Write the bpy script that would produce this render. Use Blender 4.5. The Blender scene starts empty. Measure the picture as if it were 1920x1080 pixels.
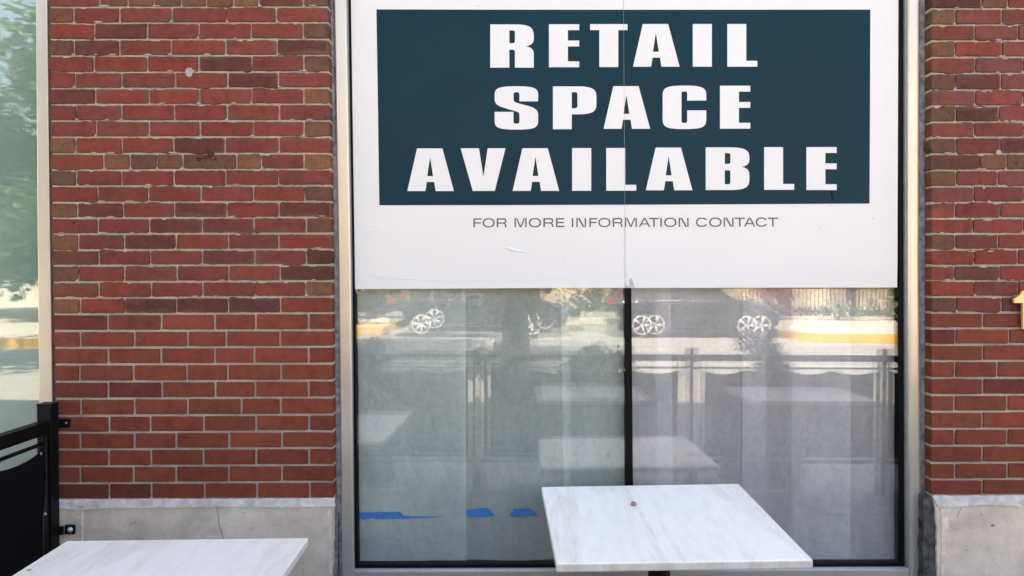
import bpy, bmesh, math, random
from math import radians as R, sin, cos, pi, sqrt
from mathutils import Vector, Matrix, Euler

random.seed(7)
S = bpy.context.scene
COL = S.collection

# ------------------------------------------------------------------ camera
F = 1386.0                     # focal length in pixels of a 1920-wide frame
CAM = Vector((0.0, -2.93, 1.60))
PITCH, ROLL = R(1.15), 0.004
cam_d = bpy.data.cameras.new("camera")
cam_d.sensor_width = 36.0
cam_d.lens = 36.0 * F / 1920.0
cam_d.clip_start = 0.01
cam_d.clip_end = 2000
cam = bpy.data.objects.new("camera", cam_d)
COL.objects.link(cam)
CAM_ROT = Euler((pi / 2 - PITCH, 0, 0)).to_matrix() @ Matrix.Rotation(ROLL, 3, 'Z')
cam.matrix_world = Matrix.Translation(CAM) @ CAM_ROT.to_4x4()
S.camera = cam

# ------------------------------------------------------------------ world and sun
SUN_EL, SUN_AZ = R(56), R(-24)         # the sun stands behind the building (+Y), a little to the left
w = bpy.data.worlds.new("World")
S.world = w
w.use_nodes = True
wn = w.node_tree.nodes
sky = wn.new("ShaderNodeTexSky")
sky.sky_type = 'NISHITA'
sky.sun_disc = False
sky.sun_elevation = SUN_EL
sky.sun_rotation = SUN_AZ
sky.air_density = 1.0
sky.dust_density = 2.5
sky.ozone_density = 0.7
wn["Background"].inputs[1].default_value = 0.15
w.node_tree.links.new(sky.outputs[0], wn["Background"].inputs[0])
sun_d = bpy.data.lights.new("sun", 'SUN')
sun_d.energy = 4.2
sun_d.angle = R(0.5)
sun_d.color = (1.0, 0.96, 0.90)
sun = bpy.data.objects.new("sun", sun_d)
COL.objects.link(sun)
sdir = Vector((sin(SUN_AZ) * cos(SUN_EL), cos(SUN_AZ) * cos(SUN_EL), sin(SUN_EL)))
sun.rotation_euler = (-sdir).to_track_quat('-Z', 'Y').to_euler()
sun.location = (0, 6, 20)
S.view_settings.view_transform = 'Standard'
S.view_settings.look = 'None'
S.view_settings.gamma = 1.0
S.view_settings.exposure = 2.66
S.view_settings.use_white_balance = True      # the camera is balanced for open shade
S.view_settings.white_balance_temperature = 8200
S.view_settings.white_balance_tint = 10
cy = S.cycles
cy.max_bounces = 10
cy.diffuse_bounces = 5
cy.glossy_bounces = 4
cy.transmission_bounces = 6
cy.transparent_max_bounces = 24
cy.sample_clamp_indirect = 8
cy.caustics_reflective = False
cy.caustics_refractive = False

# ------------------------------------------------------------------ helpers
def ray(px, py):
    return CAM_ROT @ Vector(((px - 960) / F, -(py - 540) / F, -1.0))

def W(px, py, Y=0.0):
    """point of the plane y = Y that the photograph shows at pixel px, py"""
    d = ray(px, py)
    t = (Y - CAM.y) / d.y
    p = CAM + d * t
    return Vector((p.x, Y, p.z))

def lerp_pts(pts, y):
    """x of a polyline [(y, x), ...] at y (ends are extended)"""
    for (y0, x0), (y1, x1) in zip(pts, pts[1:]):
        if y <= y1 or (y1, x1) == pts[-1]:
            return x0 + (x1 - x0) * (y - y0) / (y1 - y0)

ORG = {}
def origin(o):
    return ORG.get(o.name, Vector((0, 0, 0)))

def tag(o, label=None, cat=None, group=None, kind=None):
    if label: o["label"] = label
    if cat: o["category"] = cat
    if group: o["group"] = group
    if kind: o["kind"] = kind
    return o

def thing(name, loc, label, cat, group=None):
    o = bpy.data.objects.new(name, None)
    o.empty_display_size = 0.1
    COL.objects.link(o)
    o.location = loc
    ORG[o.name] = Vector(loc)
    return tag(o, label, cat, group)

class MB:
    def __init__(s):
        s.v, s.f, s.c, s.sm = [], [], [], []      # verts, faces, per-face colours
    def add(s, vs, fs, col=None, smooth=False):
        b = len(s.v)
        s.v += [Vector(v) for v in vs]
        for k, f in enumerate(fs):
            s.f.append([b + i for i in f])
            s.c.append(col[k] if isinstance(col, list) else col)
            s.sm.append(smooth)
        return b
    def box(s, x0, x1, y0, y1, z0, z1):
        vs = [(x, y, z) for x in (x0, x1) for y in (y0, y1) for z in (z0, z1)]
        s.add(vs, [(0, 1, 3, 2), (4, 6, 7, 5), (0, 4, 5, 1), (2, 3, 7, 6), (0, 2, 6, 4), (1, 5, 7, 3)])
    def prism(s, poly, Yf, Yb):
        """pixel polygon (clockwise on the picture) -> plate between depths Yf and Yb"""
        fr = [W(x, y, Yf) for x, y in poly]
        s.prism_w([(p.x, p.z) for p in fr], Yf, Yb)
    def prism_w(s, poly, Yf, Yb, smooth=False):
        n = len(poly)
        s.add([(x, Yf, z) for x, z in poly] + [(x, Yb, z) for x, z in poly],
              [tuple(range(n)), tuple(range(2 * n - 1, n - 1, -1))] +
              [(i, i + n, (i + 1) % n + n, (i + 1) % n) for i in range(n)])
    def tube(s, pts, r, n=10, cap=True):
        """round bar along a polyline; r one radius or one per point"""
        pts = [Vector(p) for p in pts]
        rr = r if isinstance(r, (list, tuple)) else [r] * len(pts)
        vs = []
        for i, p in enumerate(pts):
            a = pts[max(i - 1, 0)]; b = pts[min(i + 1, len(pts) - 1)]
            d = (b - a).normalized()
            u = d.cross(Vector((0, 0, 1)) if abs(d.z) < .9 else Vector((1, 0, 0))).normalized()
            v = d.cross(u)
            vs += [p + (u * cos(2 * pi * k / n) + v * sin(2 * pi * k / n)) * rr[i] for k in range(n)]
        fs = [(i * n + k, i * n + (k + 1) % n, (i + 1) * n + (k + 1) % n, (i + 1) * n + k)
              for i in range(len(pts) - 1) for k in range(n)]
        if cap:
            fs += [tuple(range(n - 1, -1, -1)), tuple(range((len(pts) - 1) * n, len(pts) * n))]
        s.add(vs, fs, smooth=True)
    def lathe(s, prof, c, axis='z', n=28):
        """prof [(r, h)] turned about an axis through c"""
        vs = []
        for r, h in prof:
            for k in range(n):
                a = 2 * pi * k / n
                if axis == 'z': vs.append((c[0] + r * cos(a), c[1] + r * sin(a), c[2] + h))
                else: vs.append((c[0] + r * cos(a), c[1] + h, c[2] + r * sin(a)))
        m = len(prof)
        fs = [(i * n + k, i * n + (k + 1) % n, (i + 1) * n + (k + 1) % n, (i + 1) * n + k)
              for i in range(m - 1) for k in range(n)]
        fs += [tuple(range(n)), tuple(range((m - 1) * n, m * n))]
        s.add(vs, fs, smooth=True)
    def build(s, name, mat, parent=None, bevel=0, fix=True):
        me = bpy.data.meshes.new(name)
        off = origin(parent) if parent else Vector((0, 0, 0))
        me.from_pydata([v - off for v in s.v], [], s.f)
        me.materials.append(mat)
        if any(c is not None for c in s.c):
            at = me.color_attributes.new("Col", 'FLOAT_COLOR', 'CORNER')
            i = 0
            for f, c in zip(s.f, s.c):
                for k in range(len(f)):
                    cc = c[k] if isinstance(c[0], (list, tuple)) else c
                    at.data[i].color = cc
                    i += 1
        me.polygons.foreach_set("use_smooth", s.sm)
        if fix:
            bm = bmesh.new(); bm.from_mesh(me)
            bmesh.ops.recalc_face_normals(bm, faces=bm.faces)
            bm.to_mesh(me); bm.free()
        o = bpy.data.objects.new(name, me)
        COL.objects.link(o)
        if parent:
            o.parent = parent
            ORG[o.name] = off
        if bevel:
            b = o.modifiers.new("bevel", 'BEVEL'); b.width = bevel; b.segments = 3
            b.limit_method = 'ANGLE'; b.angle_limit = R(35); b.harden_normals = False
        return o

def copy_tree(o, parent=None):
    c = o.copy(); COL.objects.link(c)
    if parent: c.parent = parent
    ORG[c.name] = origin(o)
    for ch in list(o.children): copy_tree(ch, c)
    return c

# ------------------------------------------------------------------ materials
class NT:
    def __init__(s, name):
        s.m = bpy.data.materials.new(name); s.m.use_nodes = True
        s.t = s.m.node_tree; s.n = s.t.nodes; s.p = s.n["Principled BSDF"]
        s.tc = s.n.new("ShaderNodeTexCoord")
    def link(s, a, b): s.t.links.new(a, b)
    def map(s, scale=(1, 1, 1), rot=(0, 0, 0)):
        m = s.n.new("ShaderNodeMapping"); m.inputs['Scale'].default_value = scale; m.inputs['Rotation'].default_value = rot
        s.link(s.tc.outputs['Object'], m.inputs[0]); return m.outputs[0]
    def noise(s, scale, detail=4, rough=.55, vec=None, dist=0):
        n = s.n.new("ShaderNodeTexNoise"); n.inputs['Scale'].default_value = scale
        n.inputs['Detail'].default_value = detail; n.inputs['Roughness'].default_value = rough
        n.inputs['Distortion'].default_value = dist
        s.link(vec if vec is not None else s.tc.outputs['Object'], n.inputs['Vector']); return n.outputs[0]
    def ramp(s, fac, stops):
        r = s.n.new("ShaderNodeValToRGB"); e = r.color_ramp.elements
        while len(e) < len(stops): e.new(.5)
        for el, (p, c) in zip(e, stops):
            el.position = p; el.color = c if len(c) == 4 else (*c, 1)
        s.link(fac, r.inputs[0]); return r.outputs[0]
    def mix(s, fac, a, b, mode='MIX'):
        m = s.n.new("ShaderNodeMix"); m.data_type = 'RGBA'; m.blend_type = mode
        for inp, val in ((m.inputs[0], fac), (m.inputs[6], a), (m.inputs[7], b)):
            if hasattr(val, 'links'): s.link(val, inp)
            elif isinstance(val, (int, float)): inp.default_value = val
            else: inp.default_value = val if len(val) == 4 else (*val, 1)
        return m.outputs[2]
    def math(s, op, a, b=None, clamp=False):
        m = s.n.new("ShaderNodeMath"); m.operation = op; m.use_clamp = clamp
        for inp, val in zip(m.inputs, (a, b)):
            if val is None: continue
            if hasattr(val, 'links'): s.link(val, inp)
            else: inp.default_value = val
        return m.outputs[0]
    def bump(s, h, strength=.3, dist=.002):
        b = s.n.new("ShaderNodeBump"); b.inputs['Strength'].default_value = strength; b.inputs['Distance'].default_value = dist
        s.link(h, b.inputs['Height']); s.link(b.outputs[0], s.p.inputs['Normal'])
    def attr(s, name="Col"):
        a = s.n.new("ShaderNodeAttribute"); a.attribute_name = name; return a
    def set(s, col=None, rough=None, metal=None, spec=None):
        for k, v in (('Base Color', col), ('Roughness', rough), ('Metallic', metal), ('Specular IOR Level', spec)):
            if v is None: continue
            if hasattr(v, 'links'): s.link(v, s.p.inputs[k])
            elif isinstance(v, (int, float)): s.p.inputs[k].default_value = v
            else: s.p.inputs[k].default_value = (*v, 1) if len(v) == 3 else v
        return s

def simple(name, col, rough=.5, metal=0.0, var=.12, scale=30, spec=.5, bump=0):
    t = NT(name)
    n = t.noise(scale, 5)
    c = t.mix(t.ramp(n, [(.3, (0, 0, 0)), (.7, (1, 1, 1))]), [x * (1 - var) for x in col], [min(1, x * (1 + var)) for x in col])
    t.set(c, rough, metal, spec)
    if bump: t.bump(t.noise(scale * 6, 4), bump, .002)
    return t.m

def mat_brick():
    t = NT("fired_clay")
    a = t.attr()
    sp = t.noise(150, 3, .6)                     # dark fire specks, only strong on the tan bricks (alpha)
    spm = t.ramp(sp, [(.60, (0, 0, 0)), (.70, (1, 1, 1))])
    col = a.outputs['Color']
    col = t.mix(1.0, col, t.ramp(t.noise(26, 6, .65), [(.25, (.66, .66, .68)), (.5, (1, 1, 1)), (.8, (1.2, 1.14, 1.08))]), 'MULTIPLY')
    col = t.mix(1.0, col, t.ramp(t.noise(1.7, 4, .6), [(.3, (.84, .83, .83)), (.7, (1.12, 1.12, 1.12))]), 'MULTIPLY')
    col = t.mix(t.math('MULTIPLY', spm, a.outputs['Alpha']), col, (.022, .012, .010))
    big = t.ramp(t.noise(9, 5, .6, dist=1.2), [(.60, (0, 0, 0)), (.80, (.35, .35, .35))])
    col = t.mix(big, col, (.055, .026, .022))
    spots = t.ramp(t.noise(55, 2, .5), [(.735, (0, 0, 0)), (.765, (1, 1, 1))])
    col = t.mix(spots, col, (.02, .012, .012))
    dust = t.ramp(t.noise(38, 8, .75, vec=t.map((1, 1, 2))), [(.56, (0, 0, 0)), (.80, (.5, .5, .5))])
    col = t.mix(dust, col, (.25, .17, .145))
    t.set(col, t.math('ADD', t.math('MULTIPLY', t.noise(70), .2), .75), 0, .15)
    t.bump(t.math('ADD', t.noise(170, 6, .75), t.math('MULTIPLY', t.noise(30, 3), .8)), .6, .003)
    return t.m

def mat_mortar():
    t = NT("mortar")
    n = t.noise(90, 8, .7)
    c = t.ramp(n, [(.25, (.28, .24, .21)), (.5, (.42, .37, .33)), (.75, (.52, .465, .42))])
    d = t.ramp(t.noise(5, 5, .6), [(.35, (.72, .72, .74)), (.7, (1.1, 1.08, 1.05))])
    c = t.mix(1, c, d, 'MULTIPLY')
    c = t.mix(t.ramp(t.noise(300, 2), [(.66, (0, 0, 0)), (.72, (1, 1, 1))]), c, (.42, .40, .37))
    t.set(c, .95, 0, .2)
    t.bump(t.noise(220, 6, .75), .8, .003)
    return t.m

def mat_concrete(name="cast_concrete", base=(.68, .545, .455)):
    t = NT(name)
    c = t.ramp(t.noise(7, 8, .65), [(.3, [x * .76 for x in base]), (.5, base), (.7, [x * 1.2 for x in base])])
    c = t.mix(t.ramp(t.noise(3.2, 5, .6, dist=.8), [(.52, (0, 0, 0)), (.76, (.6, .6, .6))]), c, (.33, .25, .19))
    c = t.mix(t.ramp(t.noise(60, 3), [(.70, (0, 0, 0)), (.75, (.7, .7, .7))]), c, (.10, .08, .07))
    c = t.mix(t.ramp(t.noise(16, 7, .7), [(.6, (0, 0, 0)), (.72, (.5, .5, .5))]), c, (.56, .49, .45))
    t.set(c, .88, 0, .25)
    t.bump(t.noise(60, 9, .7), .5, .004)
    return t.m

def mat_glass(name, tint, f0=.045):
    t = NT(name)
    n = t.n
    geo = n.new("ShaderNodeNewGeometry")
    dt = n.new("ShaderNodeVectorMath"); dt.operation = 'DOT_PRODUCT'
    t.link(geo.outputs['Incoming'], dt.inputs[0]); t.link(geo.outputs['Normal'], dt.inputs[1])
    d = t.math('ABSOLUTE', dt.outputs['Value'])
    fr = t.math('ADD', t.math('MULTIPLY', t.math('POWER', t.math('SUBTRACT', 1.0, d), 5.0), 1 - f0), f0)
    tr = n.new("ShaderNodeBsdfTransparent"); tr.inputs[0].default_value = (*tint, 1)
    gl = n.new("ShaderNodeBsdfGlossy"); gl.inputs['Roughness'].default_value = 0.0
    gl.inputs[0].default_value = (.98, 1, .99, 1)
    mx = n.new("ShaderNodeMixShader")
    t.link(fr, mx.inputs[0]); t.link(tr.outputs[0], mx.inputs[1]); t.link(gl.outputs[0], mx.inputs[2])
    t.link(mx.outputs[0], n["Material Output"].inputs[0])
    return t.m

def mat_paper(name, col, cover):
    """thin masking paper: diffuse fibres that let part of the light straight through"""
    t = NT(name)
    n = t.n
    v = t.map((1, 1, .55))
    blot = t.ramp(t.noise(7, 6, .62, vec=v), [(.3, [x * .78 for x in col]), (.5, [x * .93 for x in col]), (.7, [x * 1.03 for x in col])])
    fib = t.ramp(t.noise(48, 6, .7), [(.32, (.86, .865, .86)), (.55, (1, 1, 1))])
    c = t.mix(1, blot, fib, 'MULTIPLY')
    c = t.mix(t.ramp(t.noise(75, 2), [(.72, (0, 0, 0)), (.76, (.5, .5, .5))]), c, [x * .5 for x in col])
    df = n.new("ShaderNodeBsdfDiffuse"); t.link(c, df.inputs[0])
    b = n.new("ShaderNodeBump"); b.inputs['Strength'].default_value = .75; b.inputs['Distance'].default_value = .02
    t.link(t.noise(6, 6, .55, dist=.8), b.inputs['Height']); t.link(b.outputs[0], df.inputs['Normal'])
    tl = n.new("ShaderNodeBsdfTranslucent"); t.link(c, tl.inputs[0])
    m1 = n.new("ShaderNodeMixShader"); m1.inputs[0].default_value = .15
    t.link(df.outputs[0], m1.inputs[1]); t.link(tl.outputs[0], m1.inputs[2])
    tr = n.new("ShaderNodeBsdfTransparent")
    m2 = n.new("ShaderNodeMixShader"); m2.inputs[0].default_value = cover
    t.link(tr.outputs[0], m2.inputs[1]); t.link(m1.outputs[0], m2.inputs[2])
    t.link(m2.outputs[0], n["Material Output"].inputs[0])
    return t.m

def mat_tabletop():
    t = NT("travertine_laminate")
    v = t.map((1.0, .10, 1), (0, 0, R(6)))
    ns = t.noise(6.5, 7, .6, vec=v, dist=.35)
    c = t.ramp(ns, [(.36, (.92, .885, .85)), (.52, (.915, .88, .845)), (.565, (.80, .71, .635)), (.585, (.88, .835, .79)), (.61, (.78, .69, .62)), (.66, (.91, .88, .845))])
    c = t.mix(.62, (.92, .895, .86), c)
    c2 = t.ramp(t.noise(30, 7, .7, vec=t.map((1.0, .22, 1), (0, 0, R(6)))), [(.35, (.93, .915, .90)), (.55, (1, 1, 1))])
    c = t.mix(1, c, c2, 'MULTIPLY')
    geo = t.n.new("ShaderNodeNewGeometry")            # beige edge band round the slab
    sx = t.n.new("ShaderNodeSeparateXYZ"); t.link(geo.outputs['True Normal'], sx.inputs[0])
    side = t.math('LESS_THAN', t.math('ABSOLUTE', sx.outputs[2]), .35)
    band_c = t.ramp(t.noise(22, 6, .65, vec=t.map((1, 1, .2))), [(.35, (.72, .62, .53)), (.6, (.86, .79, .72))])
    c = t.mix(side, c, band_c)
    c = t.mix(t.ramp(t.noise(200, 2), [(.74, (0, 0, 0)), (.77, (1, 1, 1))]), c, (.45, .42, .40))
    t.set(c, t.math('ADD', t.math('MULTIPLY', t.noise(14), .2), .22), 0, .4)
    return t.m

def mat_leaf(name, a, b):
    t = NT(name)
    at = t.attr()
    c = t.mix(at.outputs['Alpha'], a, b)
    c = t.mix(1, c, t.ramp(t.noise(3, 3), [(.3, (.8, .8, .8)), (.7, (1.1, 1.1, 1.0))]), 'MULTIPLY')
    t.set(c, .5, 0, .4)
    t.p.inputs['Transmission Weight'].default_value = 0
    n = t.n
    tl = n.new("ShaderNodeBsdfTranslucent"); t.link(c, tl.inputs[0])
    mx = n.new("ShaderNodeMixShader"); mx.inputs[0].default_value = .3
    t.link(t.p.outputs[0], mx.inputs[1]); t.link(tl.outputs[0], mx.inputs[2])
    t.link(mx.outputs[0], n["Material Output"].inputs[0])
    return t.m

def mat_brick_far(name, c1, c2, mortar):
    t = NT(name)
    b = t.n.new("ShaderNodeTexBrick")
    b.inputs['Color1'].default_value = (*c1, 1); b.inputs['Color2'].default_value = (*c2, 1); b.inputs['Mortar'].default_value = (*mortar, 1)
    b.inputs['Scale'].default_value = 1; b.inputs['Brick Width'].default_value = .206; b.inputs['Row Height'].default_value = .0667
    b.inputs['Mortar Size'].default_value = .005
    m = t.map((1, 1, 1), (R(-90), 0, 0))
    t.link(m, b.inputs['Vector'])
    c = t.mix(1, b.outputs[0], t.ramp(t.noise(8, 5), [(.3, (.8, .8, .8)), (.7, (1.1, 1.1, 1.1))]), 'MULTIPLY')
    t.set(c, .85, 0, .3)
    return t.m

M = {}
M['brick'] = mat_brick()
M['mortar'] = mat_mortar()
M['concrete'] = mat_concrete()
M['wash'] = simple("whitewash_mortar", (.62, .595, .595), .9, 0, .25, 25, .2, .5)
M['farbrick'] = mat_brick_far("wall_brick", (.17, .055, .045), (.12, .04, .038), (.25, .21, .18))
def mat_frame():
    t = NT("champagne_paint")
    c = t.ramp(t.noise(6, 5), [(.3, (.52, .475, .43)), (.7, (.57, .52, .475))])
    v = t.map((1, 1, .25))
    c = t.mix(t.ramp(t.noise(110, 3, .6), [(.74, (0, 0, 0)), (.77, (.8, .8, .8))]), c, (.2, .16, .12))
    t.set(c, .33, .50, .4)
    return t.m
M['frame'] = mat_frame()
M['gasket'] = simple("black_gasket", (.003, .003, .004), .6, 0, .3, 30, .12)
M['greysteel'] = simple("grey_bead_paint", (.23, .235, .245), .5, .2, .15, 40, .5)
M['bead'] = simple("toplit_bead", (.55, .57, .60), .35, .5, .1, 30)  # paler silver tone carries the light on the upward bevel of the frame
M['caulk'] = simple("weathered_caulk", (.20, .20, .215), .8, 0, .55, 34, .25, .6)
M['darkcaulk'] = simple("grimy_sealant", (.075, .072, .072), .85, 0, .75, 22, .25, .8)
M['glass_green'] = mat_glass("green_float_glass", (.982, .995, .991))
M['glass_grey'] = mat_glass("grey_float_glass", (.993, .992, .995))
M['paper'] = mat_paper("grey_masking_paper", (.95, .955, .945), .60)
M['paper_edge'] = mat_paper("heavier_masking_paper", (.96, .97, .97), .74)
M['paper_r'] = mat_paper("pale_masking_paper", (.96, .95, .965), .60)
M['blind'] = simple("pale_window_film", (.25, .33, .31), .8, 0, .1, 3)
M['interior'] = simple("dark_interior", (.03, .03, .032), .9)
M['tape'] = simple("blue_masking_tape", (.0, .25, .78), .7, 0, .15, 60, .3, .3)
M['sign_white'] = simple("white_sign_vinyl", (.655, .648, .675), .42, 0, .015, 3, .25)
_t = M['sign_white']; _n = _t.node_tree.nodes; _b = _n.new("ShaderNodeBump"); _b.inputs['Strength'].default_value = .10; _b.inputs['Distance'].default_value = .02
_z = _n.new("ShaderNodeTexNoise"); _z.inputs['Scale'].default_value = 3.5; _z.inputs['Detail'].default_value = 3
_tc = _n.new("ShaderNodeTexCoord"); _t.node_tree.links.new(_tc.outputs['Object'], _z.inputs['Vector']); _t.node_tree.links.new(_z.outputs[0], _b.inputs['Height'])
_t.node_tree.links.new(_b.outputs[0], _n["Principled BSDF"].inputs['Normal'])
M['sign_blue'] = simple("navy_print", (.002, .027, .044), .34, 0, .12, 2, .085)
M['sign_grey'] = simple("grey_print", (.085, .075, .09), .45, 0, .1, 8)
M['seam'] = simple("clear_seam_tape", (.70, .71, .76), .25, 0, .05, 6)
M['torn'] = simple("torn_vinyl_backing", (.40, .385, .42), .6, 0, .2, 40)
M['black'] = simple("black_powder_coat", (.004, .004, .0045), .45, 0, .2, 20, .14)
M['screen'] = simple("black_mesh_fabric", (.004, .004, .005), .9, 0, .3, 200, .1, .5)
M['zinc'] = simple("zinc_bolt", (.45, .46, .48), .4, .8)
M['brass'] = simple("gold_metal", (.80, .46, .20), .42, .35, .06, 20)
M['top'] = mat_tabletop()
M['stone'] = simple("brown_crumb", (.30, .20, .16), .8, 0, .3, 90)
M['stain'] = simple("soot_stain", (.018, .013, .012), .9, 0, .4, 90)
M['dab'] = simple("mortar_dab", (.33, .30, .28), .9, 0, .15, 60, .2, .5)

# ================================================================== THE BUILDING
bld = thing("brick_building", (0, .05, 0),
            "red brick shopfront with concrete base and cream framed windows", "building")

YF, YM, YR = 0.0, 0.0055, 0.050          # brick face, mortar face, back of the reveal
LEFT_L = [(0, 91.5), (360, 96), (720, 102), (940, 106)]
LEFT_R = [(0, 614.2), (500, 621.7), (940, 625.5)]
RIGHT_L = [(0, 1747.2), (500, 1747.5), (940, 1746.5)]

LJ = [(-17, -17.5), (13.3, 12.7), (43.3, 42), (74, 73), (104.7, 103.3), (135.7, 134.3), (165.7, 164.7), (196, 195), (226.7, 226.2),
      (257.3, 256), (288.3, 287.5), (319, 317), (349, 347.7), (380, 377.5), (409.3, 407.3), (439, 437.3), (469.3, 467.3),
      (498.3, 496.3), (529.3, 526.7), (559.5, 556), (589.3, 586.7), (620.7, 619), (652.3, 650), (683.7, 681.7), (716, 713.3),
      (748, 745), (780, 777.3), (811.7, 808.5), (843.3, 839.8), (875, 871.7), (906.7, 903.3), (937, 934.5)]
LX = [[560, 718, 866, 1018, 1160, 1313, 1455, 1705], [412, 672, 967, 1272, 1553], [530, 827, 1118, 1412, 1703], [415, 672, 962, 1268, 1558],
      [527, 828, 1118, 1415, 1708], [422, 683, 985, 1280, 1565], [535, 838, 1122, 1415, 1708], [425, 683, 980, 1278, 1570],
      [540, 838, 1125, 1425, 1710], [425, 685, 975, 1265, 1570], [582, 730, 880, 1027, 1330, 1470, 1710], [428, 683, 978, 1268, 1565],
      [548, 835, 1130, 1425, 1715], [435, 692, 980, 1275, 1568], [550, 840, 1137, 1428, 1722], [440, 698, 990, 1283, 1568],
      [555, 845, 1138, 1432, 1722], [440, 700, 995, 1285, 1575], [555, 850, 1140, 1432, 1718], [450, 700, 990, 1283, 1577],
      [605, 907, 1208, 1438, 1735], [450, 755, 1055, 1272, 1575], [607, 905, 1207, 1430, 1735], [448, 750, 1050, 1280, 1580],
      [607, 910, 1210, 1435, 1735], [453, 755, 1055, 1357, 1578], [613, 845, 1145, 1440, 1738], [450, 755, 990, 1288, 1585],
      [610, 848, 1143, 1440, 1738], [450, 750, 990, 1285, 1585], [612, 850, 1150, 1445, 1742]]
RJ = [(-14, -15), (16.4, 15.6), (47, 46), (76.7, 76.2), (107.6, 106.7), (137.8, 137), (169, 168), (199, 198), (229, 228), (258.5, 256.9),
      (289, 288), (319.3, 318.8), (350, 348.3), (380, 379), (410, 409), (438.4, 438), (468.6, 467), (498.3, 497), (527, 526.2),
      (557, 556), (586.2, 585.8), (616, 615.4), (647, 645.4), (677.2, 676.6), (709, 708.6), (741, 740), (772.2, 771.6),
      (804.4, 803.6), (836, 835.4), (868.4, 867.2), (899.6, 898), (929.5, 928)]
RXa = [[633, 857], [412, 803], [573], [407, 803], [580, 985], [418, 795], [580, 985], [415, 780], [570, 988], [418, 792], [625, 845],
       [418, 770], [568, 988], [410, 793], [558, 985], [412, 772]]
RXb = [[620], [440, 855], [625], [455, 875], [703], [448, 945], [703], [445, 835]]
RXc = [[645], [405, 850], [640], [405, 850], [640], [410, 852], [640]]
RX = [[1700 + x / 4.5 for x in r] for r in RXa] + [[1700 + x / 4.909 for x in r] for r in RXb] + [[1700 + x / 4.5 for x in r] for r in RXc]

RED = [(.178, .041, .031), (.165, .040, .032), (.19, .042, .031), (.15, .039, .033), (.172, .044, .035)]
DARK = [(.105, .036, .030), (.092, .034, .029), (.118, .038, .031), (.12, .037, .032)]
TAN = [(.165, .074, .044), (.14, .062, .039), (.185, .083, .047), (.118, .055, .039)]
PINK = [(.195, .052, .046), (.18, .050, .045), (.205, .052, .043), (.168, .052, .046)]
NEW = [(.195, .048, .030), (.182, .045, .029), (.205, .051, .031), (.17, .043, .030), (.19, .046, .031)]
EDGE = [(.11, .062, .044), (.13, .070, .055), (.10, .050, .045), (.14, .052, .045)]

def brick_outline(x0, x1, z0, z1, rad, amp, rnd):
    pts = []
    def seg(ax, az, bx, bz):
        L = math.hypot(bx - ax, bz - az); n = max(1, int(L / .013))
        for i in range(n):
            t = i / n
            pts.append([ax + (bx - ax) * t, az + (bz - az) * t])
    rr = [rad * rnd.uniform(.5, 1.6) for _ in range(4)]
    for k, (cx, cz, sx, sz) in enumerate(((x0, z0, 1, 1), (x1, z0, -1, 1), (x1, z1, -1, -1), (x0, z1, 1, -1))):
        r = rr[k]
        a0 = {0: pi, 1: 1.5 * pi, 2: 0, 3: .5 * pi}[k]
        for i in range(4):
            a = a0 + .5 * pi * i / 3
            pts.append([cx + sx * r + r * cos(a), cz + sz * r + r * sin(a)])
        nx = [(x1 - rr[1], z0), (x1, z1 - rr[2]), (x0 + rr[3], z1), (x0, z0 + rr[0])][k]
        ax, az = pts.pop()
        seg(ax, az, *nx)
    # wandering edge, with now and then a chipped bite
    ph = [rnd.uniform(0, 6.28) for _ in range(4)]
    mx, mz = (x0 + x1) / 2, (z0 + z1) / 2
    bite = rnd.uniform(0, len(pts)) if rnd.random() < amp * 260 else -99
    n = len(pts)
    for i, p in enumerate(pts):
        k = amp * (.6 * sin(i * .9 + ph[0]) + .5 * sin(i * 2.1 + ph[1]) + rnd.uniform(-.7, .7))
        if abs(i - bite) < 3: k -= amp * rnd.uniform(1.5, 4)
        dx, dz = p[0] - mx, p[1] - mz
        hx, hz = (x1 - x0) / 2, (z1 - z0) / 2
        if abs(dx) / hx > abs(dz) / hz: p[0] += math.copysign(k, dx)
        else: p[1] += math.copysign(k, dz)
    return pts

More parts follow.
